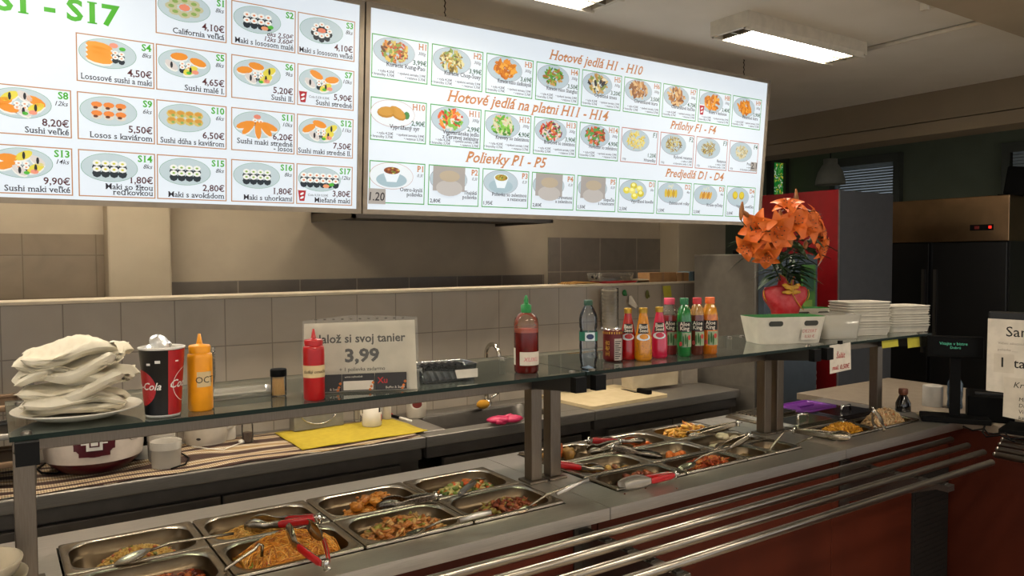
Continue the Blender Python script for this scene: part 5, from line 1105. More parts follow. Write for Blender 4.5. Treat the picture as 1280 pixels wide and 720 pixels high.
def petal(b, d, nrm, L, Wd, curl, m=0):
    d = Vector(d).normalized(); s = d.cross(Vector(nrm)).normalized(); n = s.cross(d).normalized(); lo = []
    for i in range(8):
        u = i/7; wv = Wd*(sin(pi*min(.98, u*.93+.05))**.8); c = d*(L*u) + n*(L*.22*sin(u*2.2) - curl*L*u*u*u)
        lo.append([tuple(c - s*wv + n*(wv*.35)), tuple(c - s*wv*.45), tuple(c), tuple(c + s*wv*.45), tuple(c + s*wv + n*(wv*.35))])
    b.loft(lo, m, True, False)
def flower(par, c, d, size):
    b = MB(); d = Vector(d).normalized(); a = d.orthogonal().normalized(); e = d.cross(a)
    for i in range(6):
        q_ = i*pi/3; o = a*cos(q_)+e*sin(q_); petal(b, d*.55+o*.85, d, size, size*(.40 if i % 2 else .30), .42)
    f = b.build('flower', PET, par, c)
    s = MB()
    for i in range(6):
        q_ = i*pi/3+.5; o = a*cos(q_)+e*sin(q_); s.tube([(0, 0, 0), tuple(d*size*.4+o*size*.1), tuple(d*size*.65+o*size*.22)], .0012, 4, 0); s.blob(d*size*.66+o*size*.23, (.005, .0022, .0022), 1, .1, 6, 4)
    s.build('stamens', [mat('stamen_orange', '#c8702c', .5), ANTH], f)
def leafm(b, c, d, L, Wd, droop):
    d = Vector(d).normalized(); s = d.cross(Vector((0, 0, 1))).normalized(); lo = []
    for i in range(7):
        u = i/6; w_ = Wd*sin(pi*min(.99, u*.9+.08)); p = Vector(c)+d*L*u-Vector((0, 0, droop*L*u*u)); lo.append([tuple(p-s*w_+Vector((0, 0, w_*.3))), tuple(p), tuple(p+s*w_+Vector((0, 0, w_*.3)))])
    b.loft(lo, 0, True, False)
def tp(px, py, dy=0.0): 
    q_ = aty(px, py, P.y+dy); return Vector((q_.x-top.x, q_.y-top.y, q_.z-top.z))
Rv, Cv = Vector((AX[0], AY[0], 0)).normalized(), -Vector((FWD.x, FWD.y, 0)).normalized()      # towards picture right, towards the viewer
stems = [('leftmost orange lily stem, leaning out over the glass', (938, 284, -.02), [(950, 286, -.03, (-.7, .9, .1), .085), (940, 306, -.02, (-.9, .6, -.5), .07), (962, 300, -.05, (-.1, 1, .1), .085)], [(928, 252, 0, 926, 275), (927, 262, 0, 940, 275)]),
         ('orange lily stem second from the left, with a drooping flower', (967, 270, .0), [(968, 288, -.07, (0, 1, -.1), .088), (958, 316, -.05, (-.3, 1, -.6), .065)], [(975, 262, .02, 977, 278)]),
         ('tallest orange lily stem with an upright bud at the top', (989, 250, .02), [(985, 266, .0, (-.1, .5, .9), .085), (990, 280, -.04, (.2, 1, .3), .082)], [(995, 236, .02, 996, 262)]),
         ('orange lily stem right of the tallest one', (1006, 270, .0), [(1003, 284, -.04, (.5, 1, .2), .085), (1013, 275, 0, (.8, .5, .5), .07)], [(1003, 268, -.04, 1001, 284)]),
         ('rightmost orange lily stem with two small flowers', (1018, 290, .01), [(1018, 294, -.01, (.9, .7, .1), .075), (1020, 308, -.03, (.8, .8, -.3), .07)], [(1008, 300, -.05, 1006, 312), (989, 292, -.08, 988, 310)])]
rn = random.Random(21)
for i, (lb_, tip, fl, buds) in enumerate(stems):
    t = thing('lily_stem', lb_, 'lily', top, 0, 'orange lilies in the red vase'); a = (i-2)*.012
    e = tp(*tip); s = MB(); s.tube([(a*.4, 0, -H*.5), (a, 0, .01), tuple(e*.55+Vector((0, 0, .01))), tuple(e)], .0035, 6)
    for f in fl: c = tp(*f[:3]); s.tube([tuple(e*.62+Vector((0, 0, .01))), tuple(e*.5+c*.5), tuple(c)], .0025, 5)
    for bx in buds: c = tp(bx[3], bx[4], bx[2]); s.tube([tuple(e*.7), tuple(c)], .002, 5)
    s.build('stem', STM, t)
    for f in fl: c = tp(*f[:3]); d = f[3]; flower(t, c, Rv*d[0] + Cv*d[1] + Vector((0, 0, d[2])), f[4]*1.0)
    for bx in buds:
        c0, c1 = tp(bx[3], bx[4], bx[2]), tp(bx[0], bx[1], bx[2]); b = MB(); b.tube([tuple(c0), tuple(c0*.75+c1*.25), tuple(c0*.4+c1*.6), tuple(c1)], [.004, .009, .010, .003], 8); b.build('bud', BUD, t)
    for k in range(19):
        u = .08+.75*rn.random(); c = e*u+Vector((0, 0, .01)); q_ = rn.random()*6.28; dd = Rv*(cos(q_)+.5*(i-2)*.5) + Cv*(sin(q_)*.6+.2) + Vector((0, 0, .45-.7*rn.random())); b = MB(); leafm(b, c, dd, .08+.08*rn.random(), .010+.008*rn.random(), .5*rn.random()); b.build('leaf', LEAF, t)
# notes on the shelf edge
P0 = aty(1037, 432, GY0-.004); t = thing('price_note', 'white handwritten price note clipped to the right glass shelf', 'note', P0)
w_ = aty(1063, 431, GY0-.004).x-P0.x; hh = P0.z - aty(1038, 467, GY0-.004).z
b = MB(); b.add([(0, 0, 0), (w_, 0, .004), (w_, -.004, -hh+.006), (-.002, -.004, -hh)], [(0, 3, 2, 1)]); vd = (0, 0, 1)
write(b, 'Šalát', .030, (w_/2, -.0035, -hh*.48), (1, 0, 0), vd, 1, .0, .15, 'CENTER', w_*.9); write(b, 'mal. 0,50€', .026, (w_/2, -.0055, -hh*.88), (1, 0, 0), vd, 1, 0, .15, 'CENTER', w_*.95); b.build('sheet', [PAPER, REDINK], t, solid=.0006)
MB().cbox((w_/2, 0, .008), (.02, .012, .014)).build('clip', BLACKP, t, bevel=.002)
for i, (x0, x1, y0, y1, lb_) in enumerate(((1102, 1122, 431, 438, 'small yellow sticky note under the right glass shelf'), (1134, 1156, 431, 441, 'larger yellow sticky note at the right end of the glass shelf'))):
    yy = 1.735; p = aty(x0, y0, yy); q2 = aty(x1, y1, yy); b = MB().add([(0, 0, 0), (q2.x-p.x, 0, .001), (q2.x-p.x, -.003, q2.z-p.z), (0, -.003, q2.z-p.z)], [(0, 3, 2, 1)])
    tag(b.build('sticky_note', YEL, None, (p.x, p.y, SZ-GT-.0005), solid=.0008), lb_, 'sticky note')

# ------------------------------------------------------------------ back worktop
BZ, BF, BB = 0.87, 2.775, PART_Y-.003
DKS = mat('worktop_steel', '#8b867e', 0.40, 0.75, '#807b74', 8, stretch=(2, 60, 60))
CAB = mat('cabinet_grey', '#55514d', 0.5, .2)
def unit(label, x0, x1, doors, sink=None, legs=False):
    t = thing('work_table', label, 'kitchen worktop unit', (0, 0, 0), 0, 'back worktop units'); T = .045; a, b_ = x0+.002, x1-.002
    b = MB()
    if sink:
        sx0, sx1, sy0, sy1 = sink
        b.box((a, BF, BZ-T), (b_, sy0, BZ)).box((a, sy1, BZ-T), (b_, BB, BZ)).box((a, sy0, BZ-T), (sx0, sy1, BZ)).box((sx1, sy0, BZ-T), (b_, sy1, BZ))
    else: b.box((a, BF, BZ-T), (b_, BB, BZ))
    b.build('worktop', DKS, t, bevel=.004)
    if sink:
        c = ((sx0+sx1)/2, (sy0+sy1)/2); w_, d_ = sx1-sx0+.004, sy1-sy0+.004
        MB().loft([rrect(w_, d_, .04, 5, BZ-.004, c), rrect(w_-.02, d_-.02, .06, 5, BZ-.02, c), rrect(w_-.06, d_-.06, .06, 5, BZ-.20, c)], 0, True, True, False, True).build('basin', mat('basin_steel', '#55524d', .35, 1.0), t)
    b = MB(); b.box((a+.01, BF+.05, .12), (b_-.01, BB-.01, BZ-T-(.24 if sink else 0))); b.box((a+.01, BF+.02, BZ-T-.05), (b_-.01, BF+.05, BZ-T)); b.build('carcass', CAB, t)
    n = len(doors)
    for i, (d0, d1) in enumerate(doors):
        d = MB().box((d0+.004, BF+.022, .15), (d1-.004, BF+.048, BZ-T-.062)).build('door', mat('door_steel', '#625d57', .45, .4), t, bevel=.003)
        MB().box((d1-.11, BF+.004, BZ-T-.105), (d1-.03, BF+.024, BZ-T-.09)).build('handle', BLACKP, d)
    k = MB()
    for x in (a+.03, b_-.03):
        for y in (BF+.06, BB-.05): k.box((x-.02, y-.02, 0), (x+.02, y+.02, .12))
    k.build('feet', BLACKP, t)
    return t
unit('left back worktop under the striped mat and the rice cooker', -1.0, 1.46, [(-.9, .0), (.0, .66), (.66, 1.36)])
unit('sink unit of the back worktop behind the middle shelf posts', 1.46, 2.36, [(1.55, 2.0), (2.0, 2.30)], (1.60, 2.20, 2.86, 3.16))
unit('right back worktop carrying the cutting board', 2.36, 3.40, [(2.46, 2.90), (2.90, 3.34)])
bp = lambda px, py, z=BZ: atz(px, py, z)
# striped mat
b = MB(); nx, ny = 90, 10; x0, x1, y0, y1 = -.95, 1.44, BF+.012, BB-.06
b.add([(x0+(x1-x0)*i/nx, y0+(y1-y0)*j/ny+ .006*sin(i*.9)*(j == 0), BZ+.0015+.0018*(1+sin(i*.7+j*1.9)*sin(i*.23+j))) for j in range(ny+1) for i in range(nx+1)], [(j*(nx+1)+i, j*(nx+1)+i+1, (j+1)*(nx+1)+i+1, (j+1)*(nx+1)+i) for j in range(ny) for i in range(nx)], 0, True)
m = bpy.data.materials.new('striped_rag_mat'); m.use_nodes = True; nt = m.node_tree; bs = nt.nodes['Principled BSDF']; bs.inputs['Roughness'].default_value = .9
tc = nt.nodes.new('ShaderNodeTexCoord'); wv = nt.nodes.new('ShaderNodeTexWave'); wv.wave_type = 'BANDS'; wv.bands_direction = 'Y'; wv.inputs['Scale'].default_value = 1.9; wv.inputs['Distortion'].default_value = 9.0; wv.inputs['Detail'].default_value = 0.5; wv.inputs['Detail Scale'].default_value = 1.2
mp = nt.nodes.new('ShaderNodeMapping'); mp.inputs['Scale'].default_value = (1.0, 1.9, 1); nt.links.new(tc.outputs['Object'], mp.inputs[0]); nt.links.new(mp.outputs[0], wv.inputs[0])
rp = nt.nodes.new('ShaderNodeValToRGB'); rp.color_ramp.interpolation = 'CONSTANT'; e = rp.color_ramp.elements; e[0].color = (*lin('#3c2012'), 1); e[1].position = .33; e[1].color = (*lin('#b5a182'), 1)
for ps, cc in ((.45, '#86664a'), (.6, '#c9bca4'), (.85, '#9c8058')): x = e.new(ps); x.color = (*lin(cc), 1)
w2 = nt.nodes.new('ShaderNodeTexWave'); w2.wave_type = 'BANDS'; w2.bands_direction = 'X'; w2.inputs['Scale'].default_value = 40; nt.links.new(tc.outputs['Object'], w2.inputs[0])
mx = nt.nodes.new('ShaderNodeMix'); mx.data_type = 'RGBA'; mx.blend_type = 'MULTIPLY'; mx.inputs[0].default_value = .5
nt.links.new(wv.outputs['Fac'], rp.inputs[0]); nt.links.new(rp.outputs[0], mx.inputs[6]); nt.links.new(w2.outputs['Color'], mx.inputs[7]); nt.links.new(mx.outputs[2], bs.inputs['Base Color'])
tag(b.build('striped_mat', m, solid=.002), 'brown and cream striped rag mat on the left back worktop', 'mat')
MZ = BZ+.006
# rice cooker
P = bp(119, 592, MZ); r = wid(P, 53); P = P + Vector((P.x, P.y, 0)).normalized()*r*.62; r = wid(P, 54); th = facing(P); H = r*1.55
t = thing('rice_cooker', 'white rice cooker with a dark red base and front panel', 'rice cooker', P)
MAROON = mat('maroon_plastic', '#4a0d16', .3)
MB().lathe([(r*.62, 0), (r*.72, .006), (r*.93, H*.14), (r*1.005, H*.20)], 40).build('base', MAROON, t)
MB().lathe([(r*1.0, H*.20), (r*1.03, H*.34), (r*1.03, H*.7), (r*1.0, H*.82)], 40, (0, 0, 0), 0, None, False).build('body', mat('cooker_white', '#cbbfb2', .3), t)
MB().lathe([(r*1.01, H*.82), (r*.97, H*.9), (r*.7, H*.99), (r*.25, H*1.02), (.001, H*1.02)], 40, (0, 0, 0), 0, None, False).build('lid', mat('cooker_white', '#cbbfb2', .3), t)
b = MB(); rf = lambda z: r*1.03
disc(b, th, H*.50, r*.42, H*.20, 0, rf, .0015, 28); patch(b, r*1.03, th-.40, th+.40, H*.40, H*.60, 0, 10, .0014); patch(b, r*1.03, th-.30, th+.30, H*.31, H*.69, 0, 10, .0013)
pan_ = b.build('control_panel', MAROON, t); b = MB(); v = [(r*.30, H*.20), ]
b.box((-r*.16, -.004, -H*.10), (r*.16, .004, H*.10), 0); b.box((-r*.10, -.0055, -H*.05), (r*.10, -.003, H*.05), 1); b.box((-r*.07, -.007, -H*.03), (r*.07, -.005, H*.02), 0)
b.box((-r*.26, -.003, -.002), (r*.26, -.0015, .002), 0)
R_ = Matrix.Translation((r*1.036*cos(th), r*1.036*sin(th), H*.50)) @ Matrix.Rotation(th+pi/2, 4, 'Z'); b.v = [tuple(R_ @ Vector(p)) for p in b.v]
b.build('switch', [WHITEP, MAROON], pan_)
b = MB(); b.tube([(r*1.04*cos(th+x/r*1.0), r*1.04*sin(th+x/r), H*(.50+.16*y)) for x, y in ((r*.66, .9), (r*.64, .2), (r*.8, -.25), (r*.98, -.3))], .0015, 5); b.build('seam_line', mat('seam_grey', '#8c8278', .5), t)
# cables on the mat
cb = lambda *pts: [tuple(bp(a, c, MZ+.004)) for a, c in pts]
tag(MB().tube(cb((75, 574), (58, 578), (46, 586), (52, 591), (70, 592), (85, 586)), .0035, 6).build('power_cord', BLACKP), 'black power cord looped left of the rice cooker', 'cord')
tag(MB().tube(cb((212, 560), (226, 566), (236, 572), (232, 580), (214, 586)), .003, 6).build('power_cord', BLACKP), 'thin black cord on the striped mat behind the cup stack', 'cord')
tag(MB().tube(cb((240, 558), (262, 561), (280, 562), (292, 557), (303, 553)), .002, 6).build('charger_cable', WHITEP), 'thin white cord lying in front of the white kettle', 'cord')
# cup stacks
MILK = clear('milky_cup', '#ece8e0', 1.4, .2, .55, '#c9c2b6')
for nm, px, py, wp, n, zt in (('front', 208, 586, 37, 9, 551), ('rear', 202, 577, 33, 9, 540)):
    P = bp(px, py, MZ); r = wid(P, wp/2); P = P+Vector((P.x, P.y, 0)).normalized()*r*.8; H = aty(px, zt, P.y).z - P.z; base = H*.72
    for i in range(n):
        b = MB(); b.lathe([(r*.92, .0), (r*.985, base-.002), (r*1.0, base), (r*1.0, base+.002), (r*.95, base), (r*.90, .002)], 26, (0, 0, 0), 0, None, False); b.lathe([(.001, 0.0005), (r*.91, .0005)], 26, (0, 0, 0), 0, None, False)
        tag(b.build('plastic_cup', MILK, None, (P.x, P.y, P.z+(H-base)*i/(n-1))), ORD[n-1-i] + ' milky plastic cup of the %s stack beside the rice cooker' % nm, 'cup', nm+' stack of milky cups')
P = bp(184, 574, MZ); P = P+Vector((.0, .05, 0)); r = wid(P, 8)
t = thing('black_dispenser', 'small black and white appliance between the rice cooker and the cups', 'appliance', P); MB().lathe([(r*1.9, 0), (r*1.8, .03), (r*1.1, .045)], 24).build('base', WHITEP, t); MB().lathe([(r*1.05, .045), (r*1.15, .08), (r*.9, .10)], 24).build('body', BLACKP, t)
# kettle
P = bp(258, 556, MZ); r = wid(P, 26); P = P+Vector((P.x, P.y, 0)).normalized()*r*.7; H = .19; th = facing(P)
t = thing('kettle', 'white electric kettle on the striped mat, half hidden by the shelf beam', 'kettle', P); b = MB(); b.lathe([(r*.93, 0), (r*.95, .012), (r, .02), (r*.97, H*.5), (r*.8, H*.95), (r*.7, H)], 32); b.build('body', mat('kettle_white', '#c4bcae', .35), t)
MB().lathe([(r*.68, H), (r*.5, H+.015), (.001, H+.02)], 24, (0, 0, 0), 0, None, False).build('lid', WHITEP, t)
MB().tube([(r*.9*cos(th+1.4), r*.9*sin(th+1.4), H*.25), (r*1.4*cos(th+1.4), r*1.4*sin(th+1.4), H*.35), (r*1.4*cos(th+1.4), r*1.4*sin(th+1.4), H*.85), (r*.8*cos(th+1.4), r*.8*sin(th+1.4), H*.95)], .010, 8).build('handle', WHITEP, t)
b = MB(); disc(b, th-.35, .028, .009, .005, 0, lambda z: r, .001, 14); b.build('badge', mat('badge_dark', '#2a2320', .5), t)
P = bp(290, 552, MZ); P.y += .06; tag(MB().lathe([(.028, 0), (.030, .004), (.028, .09), (.02, .10), (.001, .10)], 20, (0, 0, 0), 0, None, False).build('white_jar', WHITEP, None, P), 'small white jar right of the white kettle', 'jar')
P = bp(306, 553, MZ); b = MB(); b.cbox((0, 0, .006), (.045, .025, .012)); tag(b.build('plug_adapter', WHITEP, None, P, .3, .004), 'white plug adapter lying on the mat', 'plug')
P = bp(314, 556, MZ); P.y += .05; t = thing('spice_jar', 'clear spice jar left of the yellow cloth', 'jar', P); MB().lathe([(.02, 0), (.022, .004), (.022, .07), (.016, .085)], 18, (0, 0, 0), 0, None, False).build('jar', clear('jar_plastic'), t); MB().lathe([(.018, .083), (.018, .10), (.001, .10)], 18, (0, 0, 0), 0, None, False).build('cap', mat('cap_rust', '#8a3a1c', .5), t); MB().lathe([(.018, .002), (.018, .04), (.001, .04)], 16, (0, 0, 0), 0, None, False).build('spice', mat('spice_brown', '#4a3424', .8), t)
# yellow cloth
c4 = [bp(343, 541, MZ+.003), bp(378, 562, MZ+.003), bp(535, 538.5, MZ+.003), bp(489, 523, MZ+.003)]
b = MB(); n = 14; b.add([tuple((c4[0]*(1-i/n)+c4[3]*(i/n))*(1-j/n) + (c4[1]*(1-i/n)+c4[2]*(i/n))*(j/n) + Vector((0, 0, .0012*sin(i*1.1+j*.8)))) for j in range(n+1) for i in range(n+1)], [(j*(n+1)+i, (j+1)*(n+1)+i, (j+1)*(n+1)+i+1, j*(n+1)+i+1) for j in range(n) for i in range(n)], 0, True)
tag(b.build('yellow_cloth', mat('yellow_cloth', '#a8921c', .9, h2='#9f8a18', scale=40, bump=.1), solid=.0025), 'yellow cleaning cloth spread on the striped mat', 'cloth')
CZ = MZ+.0055
# silver holder
A = bp(368, 540, CZ); B = bp(430, 531, CZ); U = (B-A); L = U.length; q = math.atan2(U.y, U.x)
t = thing('napkin_holder', 'grey metal napkin holder with an arched front on the yellow cloth', 'napkin holder', A, q); b = MB(); H = .085
b.add([(0, 0, 0), (L, 0, 0), (L, .006, H), (0, .006, H), (0, .06, 0), (L, .06, 0), (L, .054, H), (0, .054, H)], [(0,1,2,3),(5,4,7,6),(0,4,5,1),(1,5,6,2),(3,2,6,7),(4,0,3,7)]); b.build('body', mat('holder_grey', '#8d8a82', .4, .6), t, bevel=.003)
MB().tube([(L*.5-L*.38*cos(pi*i/14), -.003+.006*((H*.95-H*.72*sin(pi*i/14))/H), H*.95-H*.72*sin(pi*i/14)) for i in range(15)], .0022, 6).build('arch_trim', CHROME, t)
# mug
P = bp(465, 533, CZ); r = wid(P, 12.3); P = P+Vector((P.x, P.y, 0)).normalized()*r*.6; th = facing(P); H = .10
t = thing('mug', 'white mug with dark marks standing on the yellow cloth', 'mug', P); MB().lathe([(r*.94, 0), (r, .004), (r, H), (r*.93, H), (r*.9, .006), (.001, .006)], 28, (0, 0, 0), 0, None, False).build('body', WHITEC, t)
b = MB(); rf = lambda z: r; patch(b, r, th+.75, th+1.0, H*.60, H*.82, 0, 3); patch(b, r, th+1.08, th+1.25, H*.60, H*.82, 0, 3); patch(b, r, th-1.35, th-1.1, H*.55, H*.85, 0, 3); patch(b, r, th-1.4, th-1.3, H*.2, H*.5, 0, 2); patch(b, r, th+1.1, th+1.3, H*.2, H*.5, 1, 3); b.build('print', [INK, REDP], t)
MB().tube([(r*.95*cos(th-2.4), r*.95*sin(th-2.4), H*.2), (r*1.6*cos(th-2.4), r*1.6*sin(th-2.4), H*.4), (r*1.6*cos(th-2.4), r*1.6*sin(th-2.4), H*.7), (r*.95*cos(th-2.4), r*.95*sin(th-2.4), H*.85)], .005, 8).build('handle', WHITEC, t)
def bottle(name, label, px, py, wp, H, m, lab=None, capm=None, z=CZ, push=.6):
    P = bp(px, py, z); r = wid(P, wp/2); P = P+Vector((P.x, P.y, 0)).normalized()*r*push; th = facing(P); t = thing(name, label, 'bottle', P)
    MB().lathe([(r*.95, 0), (r, .004), (r, H*.6), (r*.7, H*.75), (r*.35, H*.85)], 24).build('body', m, t); MB().lathe([(r*.4, H*.85), (r*.38, H), (.001, H)], 18, (0, 0, 0), 0, None, False).build('cap', capm or WHITEP, t)
    if lab: b = MB(); mats = lab(b, r, H, th); b.build('label', mats, t)
bottle('small_bottle', 'small white bottle behind the mug', 484, 524, 10, .13, mat('bottle_white', '#b9b1a2', .35))
bottle('small_bottle', 'slim clear bottle between the holder and the mug', 447, 527, 9, .14, clear('jar_plastic'))
def dl(b, r, H, th): disc(b, th, H*.42, r*.72, H*.2, 0, lambda z: r, .0006); disc(b, th+.1, H*.34, r*.5, H*.09, 1, lambda z: r, .0012); return [WHITEP, mat('label_berry', '#6a1c14', .6)]
bottle('detergent_bottle', 'white detergent bottle with a dark red label left of the sink', 520.5, 522, 25, .19, mat('bottle_offwhite', '#c2b9a8', .35), dl, WHITEP, BZ, .5)
P = bp(487, 521, CZ); b = MB(); b.blob((0, 0, .008), (.009, .009, .008), 0, .05, 8, 6); tag(b.build('red_lid', REDP, None, bp(489, 520.5, CZ)), 'tiny red lid by the corner of the yellow cloth', 'stopper')  # small loose red lid
A, B = bp(500, 524, CZ), bp(514, 528, CZ); b = MB().tube([A, B], .006, 8); b.tube([bp(488, 521, CZ), A], .007, 8, 1); b.v = [(x, y, z+.006) for x, y, z in b.v]; tag(b.build('marker_pen', [WHITEP, BLACKP], None), 'black and white pen at the sink edge', 'pen')
# faucet, sponge, glove
P = bp(600, 512, BZ); P = Vector((2.02, 3.20, BZ)); t = thing('faucet', 'chrome gooseneck faucet rising behind the left glass shelf', 'faucet', P)
top_ = aty(583, 433, 3.14).z - BZ; a = .058
MB().lathe([(.028, 0), (.026, .02), (.016, .03)], 18).build('base', CHROME, t)
MB().tube([(0, 0, .02), (0, 0, top_-a)] + [(-.0, -a+a*cos(pi*i/10), top_-a+a*sin(pi*i/10)) for i in range(1, 11)] + [(0, -2*a, top_-a-.12)], .0105, 12).build('spout', CHROME, t)
MB().tube([(.02, 0, .03), (.07, 0, .055)], .006, 8).build('lever', CHROME, t)
P = bp(604, 511, BZ); b = MB(); b.blob((0, 0, .022), (.035, .026, .022), 0, .04, 14, 10); tag(b.build('sponge', mat('orange_sponge', '#b07c14', .9, scale=60, bump=.4), None, P), 'orange-yellow sponge on the sink edge', 'sponge')
rn = random.Random(5); t = thing('rubber_glove', 'pink rubber glove lying over the front edge of the sink', 'glove', bp(632, 531, BZ+.002), -.1); PK = mat('pink_rubber', '#b0204e', .45)
b = MB(); b.blob((-.02, .03, .020), (.055, .035, .016), 0, .10, 14, 8, None, rn)
for i, (dx, dy, L) in enumerate(((.03, .055, .055), (.04, .038, .065), (.04, .020, .06), (.03, .004, .05), (-.03, .0, .045))): b.tube([(dx-.015, dy, .018), (dx+L*.5, dy+.006, .024-.004*i), (dx+L, dy+.012, .012)], [.011, .010, .007], 8)
b.build('glove', PK, t)
# cutting board, knife, boxes
c = [bp(697, 497, BZ+.016), bp(740, 511, BZ+.016), bp(837, 493.5, BZ+.016), bp(790, 484, BZ+.016)]
ctr = (c[0]+c[1]+c[2]+c[3])/4; u = ((c[2]-c[1])+(c[3]-c[0]))/2; v = ((c[0]-c[1])+(c[3]-c[2]))/2; q = math.atan2(u.y, u.x)
tag(MB().loft([rrect(u.length, .40, .02, 4, 0), rrect(u.length, .40, .02, 4, .016)], 0, False, True, True, True).build('cutting_board', mat('board_white', '#bfae8a', .5, h2='#b7a681'), None, (ctr.x, 3.02, BZ), q, .002), 'white plastic cutting board on the right back worktop', 'cutting board')
A, B = bp(776, 485, BZ+.022), bp(813, 492, BZ+.022); D = B-A; L = D.length; q2 = math.atan2(D.y, D.x); t = thing('kitchen_knife', 'kitchen knife with a black handle on the cutting board', 'knife', (A.x, A.y, BZ+.0165), q2)
MB().add([(0, -.002, .0005), (L*.6, -.022, .0005), (L*.6, .016, .0005), (.02, .012, .0005), (0, -.002, .003), (L*.6, -.022, .003), (L*.6, .016, .003), (.02, .012, .003)], [(3,2,1,0),(4,5,6,7),(0,1,5,4),(1,2,6,5),(2,3,7,6),(3,0,4,7)]).build('blade', STEELD, t)
MB().box((L*.6, -.014, .0), (L, .014, .024)).build('handle', BLACKP, t, bevel=.005)
def boxat(name, label, cat, px0, py0, px1, py1, z, depth, ztop, m, sm=.004):
    A, B = atz(px0, py0, z), atz(px1, py1, z); U = B-A; U.z = 0; L = U.length; q_ = math.atan2(U.y, U.x); H = aty(px1, ztop, B.y).z - z
    o = MB().loft([rrect(L*.97, depth*.97, .008, 3, 0, (L/2, depth/2)), rrect(L, depth, .01, 3, H*.9, (L/2, depth/2)), rrect(L, depth, .01, 3, H, (L/2, depth/2))], 0, False, True, True, True).build(name, m, None, A, q_, sm)
    return tag(o, label, cat)
boxat('foam_box', 'cream foam box behind the cutting board', 'box', 790, 487, 849, 480, BZ+.018, .10, 460, mat('foam_cream', '#b3a68c', .8, h2='#a3967c', scale=9))
boxat('steel_box', 'small grey box at the right end of the back worktop', 'box', 852, 480, 873, 479, BZ+.001, .08, 455, mat('grey_box', '#7c7468', .6))
P = bp(727, 492, BZ+.0165); t = thing('black_bowl', 'small black bowl behind the shelf end caps', 'bowl', (P.x+.03, P.y+.10, P.z)); MB().lathe([(.05, 0), (.085, .03), (.09, .05), (.084, .05), (.05, .006), (.001, .006)], 24, (0, 0, 0), 0, None, False).build('body', BLACKP, t)
# things on the partition ledge
LZ = PART_Z+.0005
RED_T = mat('red_tray', '#a01a1e', .45)
MBt = MB().loft([rrect(.24, .13, .02, 4, 0), rrect(.26, .15, .02, 4, .012), rrect(.25, .14, .02, 4, .012), rrect(.235, .125, .02, 4, .003)], 0, True, True, True, True); P = atz(768, 353, LZ)
pl = lambda px: aty(px, 353, PART_Y+.08)
tag(MBt.build('red_tray', RED_T, None, (pl(768).x, PART_Y+.085, LZ)), 'red plastic tray on top of the tiled partition', 'tray')
b = MB(); b.loft([rrect(.25, .12, .02, 4, 0), rrect(.27, .13, .02, 4, .045), rrect(.26, .12, .02, 4, .045), rrect(.24, .11, .02, 4, .003)], 0, True, True, True, True)
tag(b.build('clear_tub', clear('ledge_tub', '#d8d4cc', 1.4, .1, .35, '#8f887c'), None, (pl(764).x, PART_Y+.085, LZ+.0130)), 'clear plastic tub standing in the red tray on the partition', 'tub')
rn = random.Random(9)
for i in range(4): b = MB(); b.cbox((0, 0, 0), (.17, .014, .012)); tag(b.build('dark_tool', BLACKP, None, (pl(759).x+(rn.random()-.5)*.04, PART_Y+.05+.02*i, LZ+.024+.006*i), .2*(rn.random()-.5)), ('front', 'second', 'third', 'rear')[i] + ' black tool lying in the clear tub on the partition', 'tool', 'black tools in the tub')
b = MB()
for i in range(16): b.tube([(-.11+.01*(i % 3), -.05+i*.0066, .003+.004*(i % 3)), (.0, -.05+i*.0066, .004+.004*((i+1) % 3)), (.11-.008*(i % 4), -.046+i*.006, .004)], .003, 5)
tag(b.build('straw_mat', mat('straw', '#9a7438', .8), None, (pl(722).x, PART_Y+.07, LZ)), 'small straw mat at the left end of the clutter on the partition', 'mat')
CARDB = mat('cardboard', '#9a744a', .8, h2='#8f6b43'); 
for nm, lb_, a, c_, zt, mm in (('cardboard_box', 'wider brown cardboard box on top of the partition', 812, 845, 341, CARDB), ('cardboard_box', 'narrower brown cardboard box beside the blue one', 846, 861, 341, mat('cardboard_pale', '#a88258', .8)), ('blue_box', 'small pale blue box at the right end of the partition ledge', 862, 874, 339.5, mat('pale_blue_box', '#7f98a2', .7))):
    x0, x1 = aty(a, 351, PART_Y+.02).x, aty(c_, 351, PART_Y+.02).x; z1 = aty(a, zt, PART_Y+.02).z
    o = MB().box((x0, PART_Y+.02, LZ), (x1, PART_Y+.12, z1)).box(((x0+x1)/2-.012, PART_Y+.0195, LZ+.001), ((x0+x1)/2+.012, PART_Y+.1205, z1+.0004), 1).build(nm, [mm, mat('packing_tape', '#8a6a48', .5)] if nm != 'blue_box' else [mm, mat('box_print', '#3c4c54', .6)], bevel=.002); tag(o, lb_, 'box')
x0 = aty(797, 351, PART_Y+.02).x; tag(MB().loft([rrect(.22, .10, .01, 2, 0), rrect(.21, .09, .01, 2, .006)], 0, False, True, True, True).build('paper_sheet', mat('pale_sheets', '#a89a80', .8), None, (aty(820, 352, PART_Y).x-.12, PART_Y+.075, LZ+.0130+.0)), 'pale sheets lying between the tray and the cardboard boxes', 'paper')
